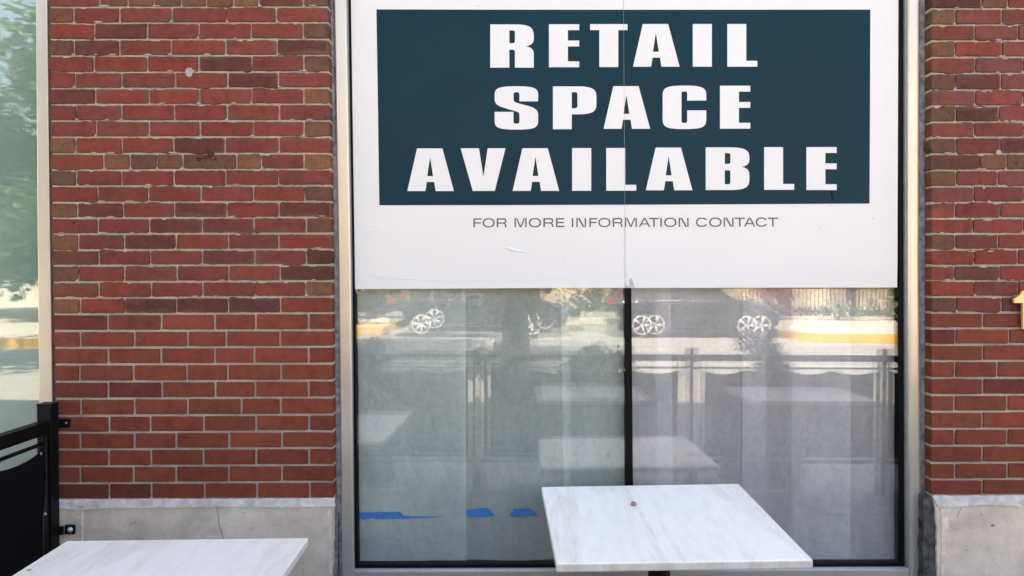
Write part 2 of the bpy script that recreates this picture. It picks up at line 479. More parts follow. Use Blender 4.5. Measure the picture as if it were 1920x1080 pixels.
def add_brick(mb, x0, x1, z0, z1, col, edge, speck, rad, amp, rnd, out=0.0):
    o = brick_outline(x0, x1, z0, z1, rad, amp, rnd)
    n = len(o)
    mx, mz = (x0 + x1) / 2, (z0 + z1) / 2
    def inset(d):
        hx, hz = (x1 - x0) / 2, (z1 - z0) / 2
        return [(mx + (p[0] - mx) * (1 - d / hx), mz + (p[1] - mz) * (1 - d / hz)) for p in o]
    i1 = inset(.0016)
    dq, pq = rnd.uniform(.008, .015), rnd.uniform(0, 6.28)
    hx_, hz_ = (x1 - x0) / 2, (z1 - z0) / 2
    i2 = []
    for p in o:
        a_ = math.atan2((p[1] - mz) * hx_ / hz_, p[0] - mx)
        kk = dq * (1 + .45 * sin(2 * a_ + pq) + .25 * sin(5 * a_ + pq * 2))
        i2.append((mx + (p[0] - mx) * (1 - kk / hx_), mz + (p[1] - mz) * (1 - kk / hz_)))
    vs = [(p[0], YR, p[1]) for p in o] + [(p[0], .0016 - out, p[1]) for p in o] + \
         [(p[0], YF - out, p[1]) for p in i1] + \
         [(p[0], YF - out - .0002, p[1]) for p in i2]
    C = (*col, speck); 
    ec = []
    side = rnd.uniform(0, 6.28)
    for k in range(n):
        a = math.atan2(o[k][1] - mz, (o[k][0] - mx) * .35)
        m = max(0, min(1, .5 + .7 * cos(a - side) + rnd.uniform(-.25, .25)))
        ec.append(tuple(col[j] * (1 - m) + edge[j] * m for j in range(3)) + (speck,))
    fs, cs = [], []
    for k in range(n):
        q = (k + 1) % n
        fs.append((k, q, n + q, n + k)); cs.append([ec[k], ec[q], ec[q], ec[k]])
        fs.append((n + k, n + q, 2 * n + q, 2 * n + k)); cs.append([ec[k], ec[q], ec[q], ec[k]])
        fs.append((2 * n + k, 2 * n + q, 3 * n + q, 3 * n + k)); cs.append([ec[k], ec[q], C, C])
    vs.append((mx, YF - out - .0002, mz))
    for k in range(n):
        fs.append((3 * n + k, 3 * n + (k + 1) % n, 4 * n)); cs.append([C] * 3)
    mb.add(vs, fs, cs)

rnd = random.Random(11)
def lay_pier(rows_y, rows_x, left, right, tan_rule, tone):
    mb = MB()
    for k in range(len(rows_x)):
        new = k >= 20
        yt = rows_y[k]; yb = rows_y[k + 1]
        xl = lerp_pts(left, (yt[0] + yb[0]) / 2); xr = lerp_pts(right, (yt[1] + yb[1]) / 2)
        xs = [xl] + rows_x[k] + [xr]
        span0, span1 = (106, 620) if tone == 'L' else (1747, 1920)
        for i in range(len(xs) - 1):
            a, b = xs[i], xs[i + 1]
            m = (a + b) / 2
            t = (m - span0) / (span1 - span0)
            py0 = yt[0] + (yt[1] - yt[0]) * t; py1 = yb[0] + (yb[1] - yb[0]) * t
            g = 2.1 if not new else 2.3
            gy = 2.2 if not new else 2.3
            p0 = W(a + (g if i else 0), py0 + gy); p1 = W(b - (g if i < len(xs) - 2 else 0), py1 - gy)
            short = (b - a) < 62
            if new:
                col, edge, sp = rnd.choice(NEW), None, .12
                if rnd.random() < .10: col = (.125, .032, .027)
                edge = tuple(c * rnd.uniform(.8, 1.05) for c in col)
            else:
                if tan_rule(k, i, len(xs) - 1, short):
                    col, sp = rnd.choice(TAN), .9
                    edge = tuple(c * rnd.uniform(.6, 1.0) for c in col)
                else:
                    pal = PINK if tone == 'R' and rnd.random() < .5 and k < 16 else RED
                    col, sp = (rnd.choice(DARK) if rnd.random() < .22 else rnd.choice(pal)), rnd.choice([.15, .2, .35])
                    edge = rnd.choice(EDGE) if rnd.random() < .75 else tuple(c * .8 for c in col)
            col = tuple(c * rnd.uniform(.92, 1.08) for c in col)
            add_brick(mb, min(p0.x, p1.x), max(p0.x, p1.x), min(p0.z, p1.z), max(p0.z, p1.z), col, edge, sp,
                      .0045 if not new else .003, .0017 if not new else .0006, rnd, rnd.uniform(0, .0012))
    return mb

def tan_left(k, i, n, short):
    if k == 0: return short and i not in (0,)
    if k == 10: return 1 <= i <= 5 or i == n - 1
    if k in (16,): return False
    if i == n - 1 and short: return True
    if i == 0 and short: return rnd.random() < .8
    return False
def tan_right(k, i, n, short):
    if k == 0: return i == 1
    if k == 10: return i >= 1
    return i == 0 and short and k not in (13, 17)

left_pier = MB()
mb = lay_pier(LJ, LX_px := [[x / 3 for x in r] for r in LX], LEFT_L, LEFT_R, tan_left, 'L')
pier1 = mb.build("brick_pier", M['brick'], bld, fix=False)
tag(pier1, "wide brick pier, patched with newer plain red bricks in its lower third")
# the right pier runs on past the picture
RXe = []
for k, r in enumerate(RX):
    step = 82 if k < 20 else 97
    r = list(r)
    while r[-1] + step < 2330: r.append(r[-1] + step)
    RXe.append(r)
mb = lay_pier(RJ, RXe, RIGHT_L, [(0, 2380), (940, 2380)], tan_right, 'R')
pier2 = mb.build("brick_pier", M['brick'], bld, fix=False)
tag(pier2, "brick pier with pinkish upper bricks at the right of the window")

def mortar_bed(pier, left, right, ytop, ybot, seed):
    """mortar sheet behind the brick faces, lumpy, wrapping into the reveal"""
    mb = MB()
    r = random.Random(seed)
    nx, nz = 60, 110
    vs, fs = [], []
    for j in range(nz + 1):
        py = ytop + (ybot - ytop) * j / nz
        xl, xr = lerp_pts(left, py) + .8, lerp_pts(right, py) - .8
        for i in range(nx + 1):
            p = W(xl + (xr - xl) * i / nx, py, 0)
            vs.append((p.x, YM + r.uniform(-.0008, .0008), p.z))
    for j in range(nz):
        for i in range(nx):
            a = j * (nx + 1) + i
            fs.append((a, a + 1, a + nx + 2, a + nx + 1))
    mb.add(vs, fs)
    b = len(mb.v)
    for side in (0, nx):                   # returns into the reveal
        ids = [j * (nx + 1) + side for j in range(nz + 1)]
        back = [(vs[i][0], YR, vs[i][2]) for i in ids]
        base = mb.add(back, [])
        for j in range(nz):
            mb.f.append([ids[j], ids[j + 1], base + j + 1, base + j]); mb.c.append(None); mb.sm.append(False)
    return mb.build("mortar", M['mortar'], pier)
mortar_bed(pier1, LEFT_L, LEFT_R, -17, 938, 3)
mortar_bed(pier2, RIGHT_L, [(0, 2380), (940, 2380)], -15, 931, 4)

# squeezed mortar smears, a paint dab and a sooty drill hole on the left pier
def blob_poly(px, py, w, h, r, n=12):
    return [(px + w * cos(2 * pi * k / n) * r.uniform(.7, 1.15), py + h * sin(2 * pi * k / n) * r.uniform(.7, 1.15)) for k in range(n)]
mb = MB(); r = random.Random(5)
for k in range(20):
    for xs in [LX_px[k]]:
        for x in xs:
            if r.random() < .5:
                t = (x - 106) / 514
                yb = LJ[k + 1][0] + (LJ[k + 1][1] - LJ[k + 1][0]) * t - 2
                sx = r.choice((-1, 1))
                w_, h_ = r.uniform(3, 8), r.uniform(1.5, 3.5)
                mb.prism([(x, yb - h_ - 2), (x + sx * w_ * .5, yb - h_ * .5), (x + sx * w_, yb + 1), (x, yb + 1.5)], -.0012 - r.random() * .0006, .003)
    for q in range(5):
        x = r.uniform(110, 610); t = (x - 106) / 514
        yb = LJ[k][0] + (LJ[k][1] - LJ[k][0]) * t + r.choice((2.4, -2.4))
        mb.prism(blob_poly(x, yb, r.uniform(3, 9), r.uniform(.8, 1.6), r, 9), -.0014 - r.random() * .0006, .003)
mb.build("mortar_smear", M['mortar'], pier1)
mb = MB()
mb.prism(blob_poly(354.5, 135, 7.5, 10, r, 14), -.003, .001)
mb.build("paint_dab", M['dab'], pier1)
mb = MB()
for (x, y, a, b_) in ((393, 292, 5, 5), (391, 284, 4, 2.2), (384, 296, 8, 3), (372, 298, 6, 4), (399, 288, 3, 2), (404, 299, 4, 2)):
    mb.prism(blob_poly(x, y, a, b_, r, 11), -.0016 - .0001 * len(mb.f) / 13, .001)
mb.build("soot_mark", M['stain'], pier1)
mb = MB(); r = random.Random(8)
for k in range(20):
    for x in RX[k]:
        if r.random() < .7:
            yb = RJ[k + 1][0] - 2; sx = r.choice((-1, 1)); w_, h_ = r.uniform(3, 7), r.uniform(1.5, 3.5)
            mb.prism([(x, yb - h_ - 2), (x + sx * w_ * .5, yb - h_ * .5), (x + sx * w_, yb + 1), (x, yb + 1.5)], -.0012 - r.random() * .0006, .003)
    for q in range(2):
        x = r.uniform(1750, 1915); yb = RJ[k][0] + r.choice((2.4, -2.4))
        mb.prism(blob_poly(x, yb, r.uniform(3, 9), r.uniform(.8, 1.6), r, 9), -.0014 - r.random() * .0006, .003)
mb.prism(blob_poly(1873, 285.5, 5.5, 5, r, 12), -.003, .001)
mb.build("mortar_smear", M['mortar'], pier2)

# ---- concrete base courses
def rough_edge(pts, amp, r, step=9):
    out = []
    for (a, b) in zip(pts, pts[1:] + pts[:1]):
        n = max(1, int(math.hypot(b[0] - a[0], b[1] - a[1]) / step))
        for i in range(n):
            t = i / n
            out.append((a[0] + (b[0] - a[0]) * t + r.uniform(-amp, amp), a[1] + (b[1] - a[1]) * t + r.uniform(-amp, amp)))
    return out
r = random.Random(21)
mb = MB(); mb.prism(rough_edge([(108, 937.5), (621, 935.5), (622, 1000), (619, 1130), (622, 1290), (112, 1290)], .8, r), -.004, YR)
base1 = mb.build("concrete_base", M['concrete'], bld, .004)
mb = MB(); mb.prism(rough_edge([(1752, 930.5), (2380, 929), (2380, 1290), (1756, 1290), (1757, 1050), (1756, 990)], 1.1, r), -.004, YR)
base2 = mb.build("concrete_base", M['concrete'], bld, .004)
mb = MB()
mb.prism(rough_edge([(106, 938.5), (628, 935), (628, 950), (520, 951), (400, 951), (300, 952), (200, 953), (150, 956), (106, 954)], 1.3, r, 6), -.0085, -.003)
mb.build("mortar_wash", M['wash'], base1)
mb = MB()
for x, y, a_, b_ in ((346, 948.5, 17, 3.6), (300, 951.5, 9, 2.5), (409, 948, 5, 3), (151, 950, 9, 3.5), (130, 944, 6, 2), (452, 946.5, 4, 1.8), (560, 950.5, 14, 2), (232, 952, 14, 2.2)): mb.prism(blob_poly(x, y, a_, b_, r, 14), -.0092 - .0001 * (len(mb.f) % 7), -.003)
mb.build("concrete_patch", M['concrete'], base1)
mb = MB()
mb.prism(rough_edge([(1750, 931), (2380, 929), (2380, 945), (1990, 947), (1900, 948), (1850, 947), (1760, 953)], 1.3, r, 6), -.0085, -.003)
mb.build("mortar_wash", M['wash'], base2)
mb = MB()
for x, y, a_, b_ in ((1893, 944, 19, 6), (1822, 946, 6, 3), (1910, 948, 9, 4), (1775, 949, 8, 2.5)): mb.prism(blob_poly(x, y, a_, b_, r, 14), -.0092 - .0001 * (len(mb.f) % 7), -.003)
mb.build("concrete_patch", M['concrete'], base2)
M['scar'] = simple("pink_mortar_scar", (.74, .61, .53), .9, 0, .2, 40, .2, .6)
M['crack'] = simple("dark_crack", (.20, .165, .14), .95)
mb = MB()
mb.prism(rough_edge([(151, 955), (155, 955), (155, 1015), (151, 1015)], .6, r, 5), -.0068, -.002)
mb.prism(rough_edge([(140, 957), (150, 955), (150, 975), (143, 973)], 1.5, r, 4), -.0062, -.002)
mb.prism(rough_edge([(614, 955), (620, 953), (621, 1078), (617, 1078), (618, 1010)], .9, r, 5), -.0064, -.002)
mb.build("mortar_scar", M['scar'], base1)
mb = MB()
mb.prism(rough_edge([(1764, 953), (1790, 950), (1778, 960), (1778, 1000), (1773, 1015), (1768, 1080), (1764, 1080), (1766, 1010)], 1.0, r, 5), -.0064, -.002)
mb.build("mortar_scar", M['scar'], base2)
def px_line(mb, pts, wd, Yf, Yb):
    up = [(x - wd / 2, y) for x, y in pts]; dn = [(x + wd / 2, y) for x, y in reversed(pts)]
    mb.prism(up + dn, Yf, Yb)
mb = MB(); px_line(mb, [(406, 951), (409, 965), (411, 985), (418, 1006), (424, 1040)], 1.1, -.0046, -.001)
for x, y in ((247, 982), (254, 979), (458, 962), (470, 990)): mb.prism(blob_poly(x, y, 1.6, 1.4, r, 8), -.005, -.001)
mb.build("crack", M['crack'], base1)
mb = MB()
px_line(mb, [(1803, 952), (1798, 962), (1794, 970)], 1.0, -.0046, -.001)
for x, y, q in ((1862, 985, 4), (1812, 1032, 2), (1840, 965, 1.6), (1888, 978, 1.5)): mb.prism(blob_poly(x, y, q, q * .6, r, 9), -.005, -.001)
mb.build("crack", M['crack'], base2)

# ---- main shop window (frame, beads, gaskets, panes, mullion)
YFR, YG = 0.042, 0.075                   # frame face and outer glass face
TOPY, BOTY = -130, 1215
J_LO = [(0, 626), (500, 634.3), (990, 640)]
J_LI = [(0, 649), (500, 657.2), (990, 662.2)]
J_RI = [(0, 1703.3), (500, 1703.3), (990, 1705.2)]
J_RO = [(0, 1726), (500, 1725), (990, 1729)]
def xs(line, ys): return [(lerp_pts(line, y), y) for y in ys]
YS = [TOPY, 0, 500, 990, 1067]
win = MB()
def band(mb, l, rr, ys, Yf, Yb):
    mb.prism(xs(l, ys) + xs(rr, ys)[::-1], Yf, Yb)
band(win, J_LO, J_LI, YS[:-1] + [BOTY], YFR, .14)
wf = win.build("shop_window", M['frame'], bld, .006)
tag(wf, "large cream framed shop window papered over inside and half covered by a sign")
mb = MB(); band(mb, J_RI, J_RO, YS[:-1] + [BOTY], YFR, .14); mb.build("jamb", M['frame'], wf, .011)
mb = MB()
sl = [(0, lerp_pts(J_LI, 1073) + .6), (1, lerp_pts(J_LI, 1073) + .6)]
mb.prism([(663.3, 1072.3), (1705.0, 1068.6), (1705.5, BOTY), (663.8, BOTY)], YFR + .002, .14)
mb.build("bottom_rail", M['frame'], wf, .003)
mb = MB(); mb.prism([(649, TOPY - 40), (1703, TOPY - 40), (1703, TOPY), (649, TOPY)], YFR + .002, .14); mb.build("head_rail", M['frame'], wf, .003)
# inner returns of the jambs (grey) and glazing gaskets (black)
mb = MB()
band(mb, [(0, 649.1), (500, 657.3), (990, 662.3)], [(0, 652.0), (500, 659.6), (990, 663.6)], [TOPY, 0, 500, 990, 1068], YFR + .013, .12)
mb.build("jamb_return", M['greysteel'], wf)
mb = MB()
band(mb, [(0, 1697.0), (500, 1697.2), (990, 1698.8)], [(0, 1703.2), (500, 1703.2), (990, 1705.1)], [TOPY, 0, 500, 990, 1066], YFR + .013, .12)
mb.build("jamb_return", M['greysteel'], wf)
mb = MB()
p = [W(663.5, 1067, .060), W(1700, 1063.8, .060), W(1705, 1068.6, YFR + .002), W(663.3, 1072.3, YFR + .002)]
q = [Vector((a.x, .12, a.z)) for a in p]
mb.add(p + q, [(0, 1, 2, 3), (7, 6, 5, 4), (0, 4, 5, 1), (3, 2, 6, 7), (0, 3, 7, 4), (1, 5, 6, 2)])
mb.build("glazing_bead", M['bead'], wf)
mb = MB()
band(mb, [(0, 651.8), (500, 659.4), (990, 663.5)], [(0, 657.8), (500, 665.2), (990, 670)], [TOPY, 0, 500, 990, 1066], .068, .112)
mb.build("gasket", M['gasket'], wf)
mb = MB()
band(mb, [(0, 1685.5), (500, 1686.6), (990, 1688.0)], [(0, 1697.1), (500, 1697.3), (990, 1698.9)], [TOPY, 0, 500, 990, 1064], .068, .112)
mb.build("gasket", M['gasket'], wf)
mb = MB()
mb.prism([(669, 1059.5), (1688, 1056), (1688, 1064.3), (669, 1067.4)], .069, .112)
mb.build("gasket", M['gasket'], wf)
MUL_L, MUL_R = [(0, 1168), (540, 1171.3), (900, 1173.6)], [(0, 1180.6), (540, 1183.8), (900, 1186.8)]
mb = MB(); band(mb, MUL_L, MUL_R, [TOPY, 540, 900, 1060], .0722, .112); mb.build("mullion", M['gasket'], wf)
def pane(name, x0, x1, z0, z1, y, t, yaw, mat, parent, tilt=0):
    mb = MB()
    c = ((x0 + x1) / 2, y, (z0 + z1) / 2)
    mb.box(x0, x1, y, y + t, z0, z1)
    rot = Matrix.Rotation(yaw, 3, 'Z') @ Matrix.Rotation(tilt, 3, 'X')
    mb.v = [rot @ (v - Vector(c)) + Vector(c) for v in mb.v]
    return mb.build(name, mat, parent)
zt, zb = W(960, TOPY, YG).z, W(960, 1062, YG).z
xa, xm0, xm1, xb = W(660, 540, YG).x, W(1174, 540, YG).x, W(1183, 540, YG).x, W(1694, 540, YG).x
TW = R(-.60)
pane("pane", xa, xm0, zb, zt, YG, .006, 0, M['glass_green'], wf)
pane("pane", xm1, xb, zb, zt, YG, .006, 0, M['glass_grey'], wf)
pane("inner_pane", xa + .006, xm0 - .002, zb, zt, .0945, .005, TW, M['glass_green'], wf, R(.25))
pane("inner_pane", xm1 + .002, xb - .006, zb, zt, .0945, .005, TW, M['glass_grey'], wf, R(.02))
# sealant between frame and brick
C1 = [(0, 618.6), (500, 628), (940, 631), (990, 622.5), (1080, 621)]
C2 = [(0, 627), (500, 635.3), (990, 641)]
r = random.Random(3)
def ragged(l, rr, ys, amp):
    return [(lerp_pts(l, y) + r.uniform(-amp, amp), y) for y in ys] + [(lerp_pts(rr, y) + r.uniform(-amp, amp), y) for y in reversed(ys)]
mb = MB()
yy = [TOPY + 14 * i for i in range(0, 97)]
mb.prism(ragged([(0, 617.5), (500, 626), (940, 629.5), (990, 619), (1300, 619)], C2, yy, .6), YFR + .006, .10)
mb.build("sealant", M['caulk'], wf)
mb = MB()
mb.prism(ragged([(0, 1724.5), (500, 1723.5), (990, 1727)], [(0, 1737), (500, 1735.5), (940, 1734), (960, 1757), (1300, 1757)], yy, .6), YFR + .006, .10)
sc = mb.build("sealant", M['caulk'], wf)
mb = MB()
mb.prism(ragged([(950, 1731), (1300, 1730)], [(930, 1741), (960, 1754.5), (1300, 1755)], [930 + 10 * i for i in range(30)], 1.6), .006, YFR + .004)
mb.prism(ragged([(950, 634), (1300, 634)], [(950, 636), (1300, 636)], [960 + 10 * i for i in range(27)], .8), YFR + .002, YFR + .009)
mb.prism(ragged([(0, 624.6), (500, 633.5)], [(0, 626.2), (500, 634.6)], [-120 + 10 * i for i in range(40)], .5), YFR + .003, YFR + .009)
mb.build("sealant_grime", M['darkcaulk'], wf)
# dark interior shell behind both windows
mb = MB()
mb.box(-3.3, 3.0, 2.2, 2.25, 0, 3.2); mb.box(-3.3, 3.0, .16, 2.2, -.0, .02); mb.box(-3.3, 3.0, .16, 2.2, 3.1, 3.15)
mb.box(-3.35, -3.3, .16, 2.2, 0, 3.2); mb.box(3.0, 3.05, .16, 2.2, 0, 3.2); mb.box(-1.75, -.75, .145, .19, 0, 3.1); mb.box(1.66, 3.0, .145, .19, 0, 3.1)
mb.box(-.76, 1.66, .145, .19, -.1, .36)
mb.build("interior_wall", M['interior'], bld)

# ---- left window, only its right jamb and a slice of pane stand in the picture
mb = MB()
mb.prism([(64.0, TOPY), (66.7, 0), (69.2, 360), (72.4, 720), (76.6, 1080), (78, 1215), (104, 1215), (101, 940), (92.5, 360), (88.5, 0), (87, TOPY)], YFR + .006, .14)
lw = mb.build("shop_window", M['frame'], bld, .004)
tag(lw, "cream framed window beside the fence, its pane mirroring trees")
mb = MB(); mb.prism([(86, TOPY), (100, TOPY), (101, 0), (115, 940), (118, 1215), (102, 1215), (99, 940), (90, 360), (86.5, 0)], YFR + .016, .13); mb.build("sealant", M['darkcaulk'], lw)  # dark strip standing in for the shaded gap between frame and brick
xr_ = W(72, 540, YG).x
mb = MB(); mb.box(-3.3, -3.24, YFR, .14, .3, 2.97); mb.box(-3.24, xr_ + .004, YFR + .002, .14, .3, .38); mb.box(-3.24, xr_ + .004, YFR + .002, .14, 2.93, 2.97)
mb.build("frame", M['frame'], lw, .004)
pane("pane", -3.25, xr_ + .012, .37, 2.94, YG, .006, 0, M['glass_green'], lw)
pane("inner_pane", -3.25, xr_ + .010, .37, 2.94, .092, .005, R(.12), M['glass_green'], lw)
mb = MB(); mb.box(-3.25, xr_ + .012, .122, .124, .37, 2.94); mb.build("window_film", M['blind'], lw)

# ---- the rest of the building: walls above and beside, roof
mb = MB()
ztop = 9.4
mb.box(-11, 11, .002, .30, 2.972, ztop)
mb.box(-11, -3.30, .002, .30, 0, 2.972); mb.box(W(2378, 500).x, 11, .002, .30, 0, 2.972)
mb.box(-11, -10.7, .30, 12, 0, ztop); mb.box(10.7, 11, .30, 12, 0, ztop); mb.box(-10.7, 10.7, 11.7, 12, 0, ztop)
mb.build("wall", M['farbrick'], bld)
mb = MB(); mb.box(-11.1, 11.1, -.12, 12.1, ztop, ztop + .25); mb.build("roof", M['concrete'], bld)

# ================================================================== THE SIGN
YS_ = .0700
sg = thing("window_sign", (W(1170, 541, YS_)), "white and navy vinyl sign offering retail space, stuck across the upper window", "sign")
mb = MB()
mb.prism([(655.6, TOPY + 2), (657.4, 0), (663.8, 500), (664.4, 542), (820, 541.2), (1000, 540.2), (1172, 539.6), (1176, 520), (1172, 0), (1171, TOPY + 2)], YS_, .0718)
mb.build("sign_sheet", M['sign_white'], sg)
mb = MB()
mb.prism([(1171, TOPY + 2), (1172, 0), (1175.6, 500), (1176, 520), (1183, 523), (1191, 540), (1400, 539.6), (1682, 538.8), (1682.6, 500), (1684.6, 0), (1685.4, TOPY + 2)], YS_ + .0002, .0718)
mb.build("sign_sheet", M['sign_white'], sg)
YB = YS_ - .0004
mb = MB(); mb.prism([(705.8, 17.6), (900, 18.0), (1170, 18.2), (1400, 18.1), (1632, 17.9), (1631.3, 200), (1630.4, 381.8), (1400, 382.9), (1170, 383.9), (940, 384.6), (711.2, 384.8), (708.6, 200)], YB, YS_ + .0003)
mb.build("blue_field", M['sign_blue'], sg)

def cub(a, b, c, d, n=8):
    return [tuple((1 - t) ** 3 * a[i] + 3 * (1 - t) ** 2 * t * b[i] + 3 * (1 - t) * t * t * c[i] + t ** 3 * d[i] for i in (0, 1)) for t in [k / n for k in range(1, n + 1)]]
def path(*items):
    out = [items[0]]
    for it in items[1:]:
        if len(it) == 2: out.append(it)
        else: out += cub(out[-1], *it)
    return out
G = {
 'R': (326, 324, [path((0, 0), (200, 0), ((290, 2), (326, 20), (326, 85)), (326, 110), ((326, 145), (300, 158), (268, 164)), ((305, 172), (326, 185), (326, 225)), (326, 324), (185, 324), (185, 208), ((185, 196), (180, 190), (168, 190)), (143, 190), (143, 324), (0, 324)),
                  path((143, 45), (166, 45), ((180, 45), (185, 50), (185, 62)), (185, 122), ((185, 136), (180, 141), (166, 141)), (143, 141))]),
 'B': (327, 320, [path((0, 0), (195, 0), ((290, 2), (327, 20), (327, 72)), (327, 92), ((327, 128), (305, 140), (268, 146)), ((305, 153), (327, 168), (327, 205)), (327, 245), ((327, 302), (290, 318), (195, 320)), (0, 320)),
                  path((143, 43), (168, 43), ((180, 43), (185, 48), (185, 60)), (185, 108), ((185, 120), (180, 124), (168, 124)), (143, 124)),
                  path((143, 172), (168, 172), ((180, 172), (185, 177), (185, 189)), (185, 260), ((185, 272), (180, 277), (168, 277)), (143, 277))]),
 'A': (349, 320, [[(73, 0), (263, 0), (349, 320), (213, 320), (202, 252), (146, 252), (135, 320), (0, 320)], [(171, 64), (193, 208), (149, 208)]]),
 'V': (336, 320, [[(0, 0), (137, 0), (171, 215), (203, 0), (336, 0), (256, 320), (91, 320)]]),
 'E': (227, 322, [[(0, 0), (227, 0), (227, 44), (142, 44), (142, 122), (227, 122), (227, 166), (142, 166), (142, 278), (227, 278), (227, 322), (0, 322)]]),
 'T': (280, 322, [[(0, 0), (280, 0), (280, 45), (211, 45), (211, 322), (69, 322), (69, 45), (0, 45)]]),
 'I': (143, 320, [[(0, 0), (143, 0), (143, 320), (0, 320)]]),
 'L': (225, 320, [[(0, 0), (142, 0), (142, 276), (225, 276), (225, 320), (0, 320)]]),
 'P': (326, 321, [path((0, 0), (200, 0), ((290, 2), (326, 18), (326, 75)), (326, 135), ((326, 192), (290, 207), (200, 209)), (141, 209), (141, 321), (0, 321)),
                  path((141, 43), (166, 43), ((180, 43), (184, 50), (184, 62)), (184, 145), ((184, 158), (180, 165), (141, 165)))]),
 'C': (327, 326, [path((327, 112), (184, 112), (184, 60), ((184, 48), (178, 44), (166, 44)), (158, 44), ((146, 44), (141, 48), (141, 60)), (141, 264), ((141, 276), (146, 280), (158, 280)), (166, 280), ((178, 280), (184, 276), (184, 264)), (184, 186), (327, 186), (327, 255), ((327, 315), (290, 326), (163, 326)), ((36, 326), (0, 315), (0, 255)), (0, 70), ((0, 12), (36, 0), (163, 0)), ((290, 0), (327, 12), (327, 70)))]),
 'S': (326, 325, [path((326, 113), (186, 113), (186, 62), ((186, 50), (180, 44), (168, 44)), (160, 44), ((147, 44), (141, 50), (141, 62)), (141, 95), ((141, 112), (150, 120), (175, 127)), (250, 147), ((310, 163), (326, 185), (326, 215)), (326, 262), ((326, 314), (290, 325), (163, 325)), ((36, 325), (0, 314), (0, 262)), (0, 192), (141, 192), (141, 262), ((141, 275), (147, 281), (160, 281)), (168, 281), ((180, 281), (186, 275), (186, 262)), (186, 218), ((186, 202), (180, 194), (160, 188)), (75, 163), ((15, 147), (0, 125), (0, 95)), (0, 62), ((0, 11), (36, 0), (163, 0)), ((290, 0), (326, 11), (326, 62)))]),
}
def letters(items, Y, name, mat, parent):
    bm = bmesh.new()
    off = origin(parent)
    for ch, x0, y0 in items:
        g = G[ch]
        edges = []
        for loop in g[2]:
            vs = [bm.verts.new(W(x0 + x / 4, y0 + y / 4, Y) - off) for x, y in loop]
            edges += [bm.edges.new((vs[i], vs[(i + 1) % len(vs)])) for i in range(len(vs))]
        bmesh.ops.triangle_fill(bm, edges=edges, use_beauty=True, use_dissolve=False)
    for f in bm.faces:
        f.normal_update()
        if f.normal.y > 0: f.normal_flip()
    me = bpy.data.meshes.new(name); bm.to_mesh(me); bm.free()
    me.materials.append(mat)
    o = bpy.data.objects.new(name, me); COL.objects.link(o); o.parent = parent
    return o
letters([('R', 919.25, 45.75), ('E', 1029.25, 45.5), ('T', 1106.5, 45.2), ('A', 1187, 45), ('I', 1299, 45), ('L', 1363.75, 45),
         ('S', 927.5, 161.75), ('P', 1036.75, 162), ('A', 1131.75, 161.5), ('C', 1242.5, 160.5), ('E', 1350, 160.75),
         ('A', 763.75, 278.25), ('V', 863.75, 278), ('A', 961.25, 277.9), ('I', 1072.75, 277.7), ('L', 1136.75, 277.5), ('A', 1211, 276.75),
         ('B', 1323.25, 276.25), ('L', 1432.75, 275.9), ('E', 1512, 275.8)], YB - .0004, "headline_lettering", M['sign_white'], sg)
# caption in thin extended capitals: strokes of constant width
def ring(x0, x1, a0, a1, n=40):
    cx, rx, out, inn = (x0 + x1) / 2, (x1 - x0) / 2, [], []
    for k in range(n + 1):
        a = R(a0 + (a1 - a0) * k / n)
        def se(v): return math.copysign(abs(v) ** .86, v)
        out.append((cx + rx * se(cos(a)), 34 - 35 * se(sin(a)))); inn.append((cx + (rx - 12) * se(cos(a)), 34 - 25.5 * se(sin(a))))
    return [[out[k], out[k + 1], inn[k + 1], inn[k]] for k in range(n)]
def bar(x0, y0, x1, y1): return [[(x0, y0), (x1, y0), (x1, y1), (x0, y1)]]
def slant(xa, ya, xb, yb, w_): return [[(xa, ya), (xa + w_, ya), (xb + w_, yb), (xb, yb)]]
def cap(ch, x, w_):
    e = x + w_
    if ch == 'I': return bar(x, 0, e, 68)
    if ch == 'F': return bar(x, 0, x + 12, 68) + bar(x + 12, 0, e, 10.5) + bar(x + 12, 29, e - 5, 39)
    if ch == 'E': return bar(x, 0, x + 12, 68) + bar(x + 12, 0, e - 2, 10.5) + bar(x + 12, 28.5, e - 4, 38.5) + bar(x + 12, 57.5, e, 68)
    if ch == 'T': return bar(x, 0, e, 10.5) + bar((x + e) / 2 - 6, 10.5, (x + e) / 2 + 6, 68)
    if ch == 'N': return bar(x, 0, x + 11, 68) + bar(e - 11, 0, e, 68) + slant(x + 11, 0, e - 25, 68, 14)
    if ch == 'M': return bar(x, 0, x + 11, 68) + bar(e - 11, 0, e, 68) + slant(x + 11, 0, x + w_ / 2 - 6, 68, 11) + slant(e - 22, 0, x + w_ / 2 - 5, 68, 11)
    if ch == 'A': return slant(x + w_ / 2 - 7, 0, x, 68, 12) + slant(x + w_ / 2 - 5, 0, e - 12, 68, 12) + bar(x + 19, 41, e - 19, 50)
    if ch == 'O': return ring(x, e, 0, 360)
    if ch == 'C': return ring(x, e, 28, 332)
    if ch == 'R':
        p = bar(x, 0, x + 12, 68) + bar(x + 12, 0, e - 20, 10.5) + bar(x + 12, 31, e - 20, 41)
        for k in range(10):
            a, b = R(90 - 18 * k), R(72 - 18 * k)
            p.append([(e - 20 + 17 * cos(a), 20.5 - 20.5 * sin(a)), (e - 20 + 17 * cos(b), 20.5 - 20.5 * sin(b)), (e - 20 + 6 * cos(b), 20.5 - 10.2 * sin(b)), (e - 20 + 6 * cos(a), 20.5 - 10.2 * sin(a))])
        return p + [[(e - 26, 41), (e - 14, 38.5), (e - 5, 46), (e - 3, 60), (e, 68), (e - 12.5, 68), (e - 15, 58), (e - 17, 47)]]
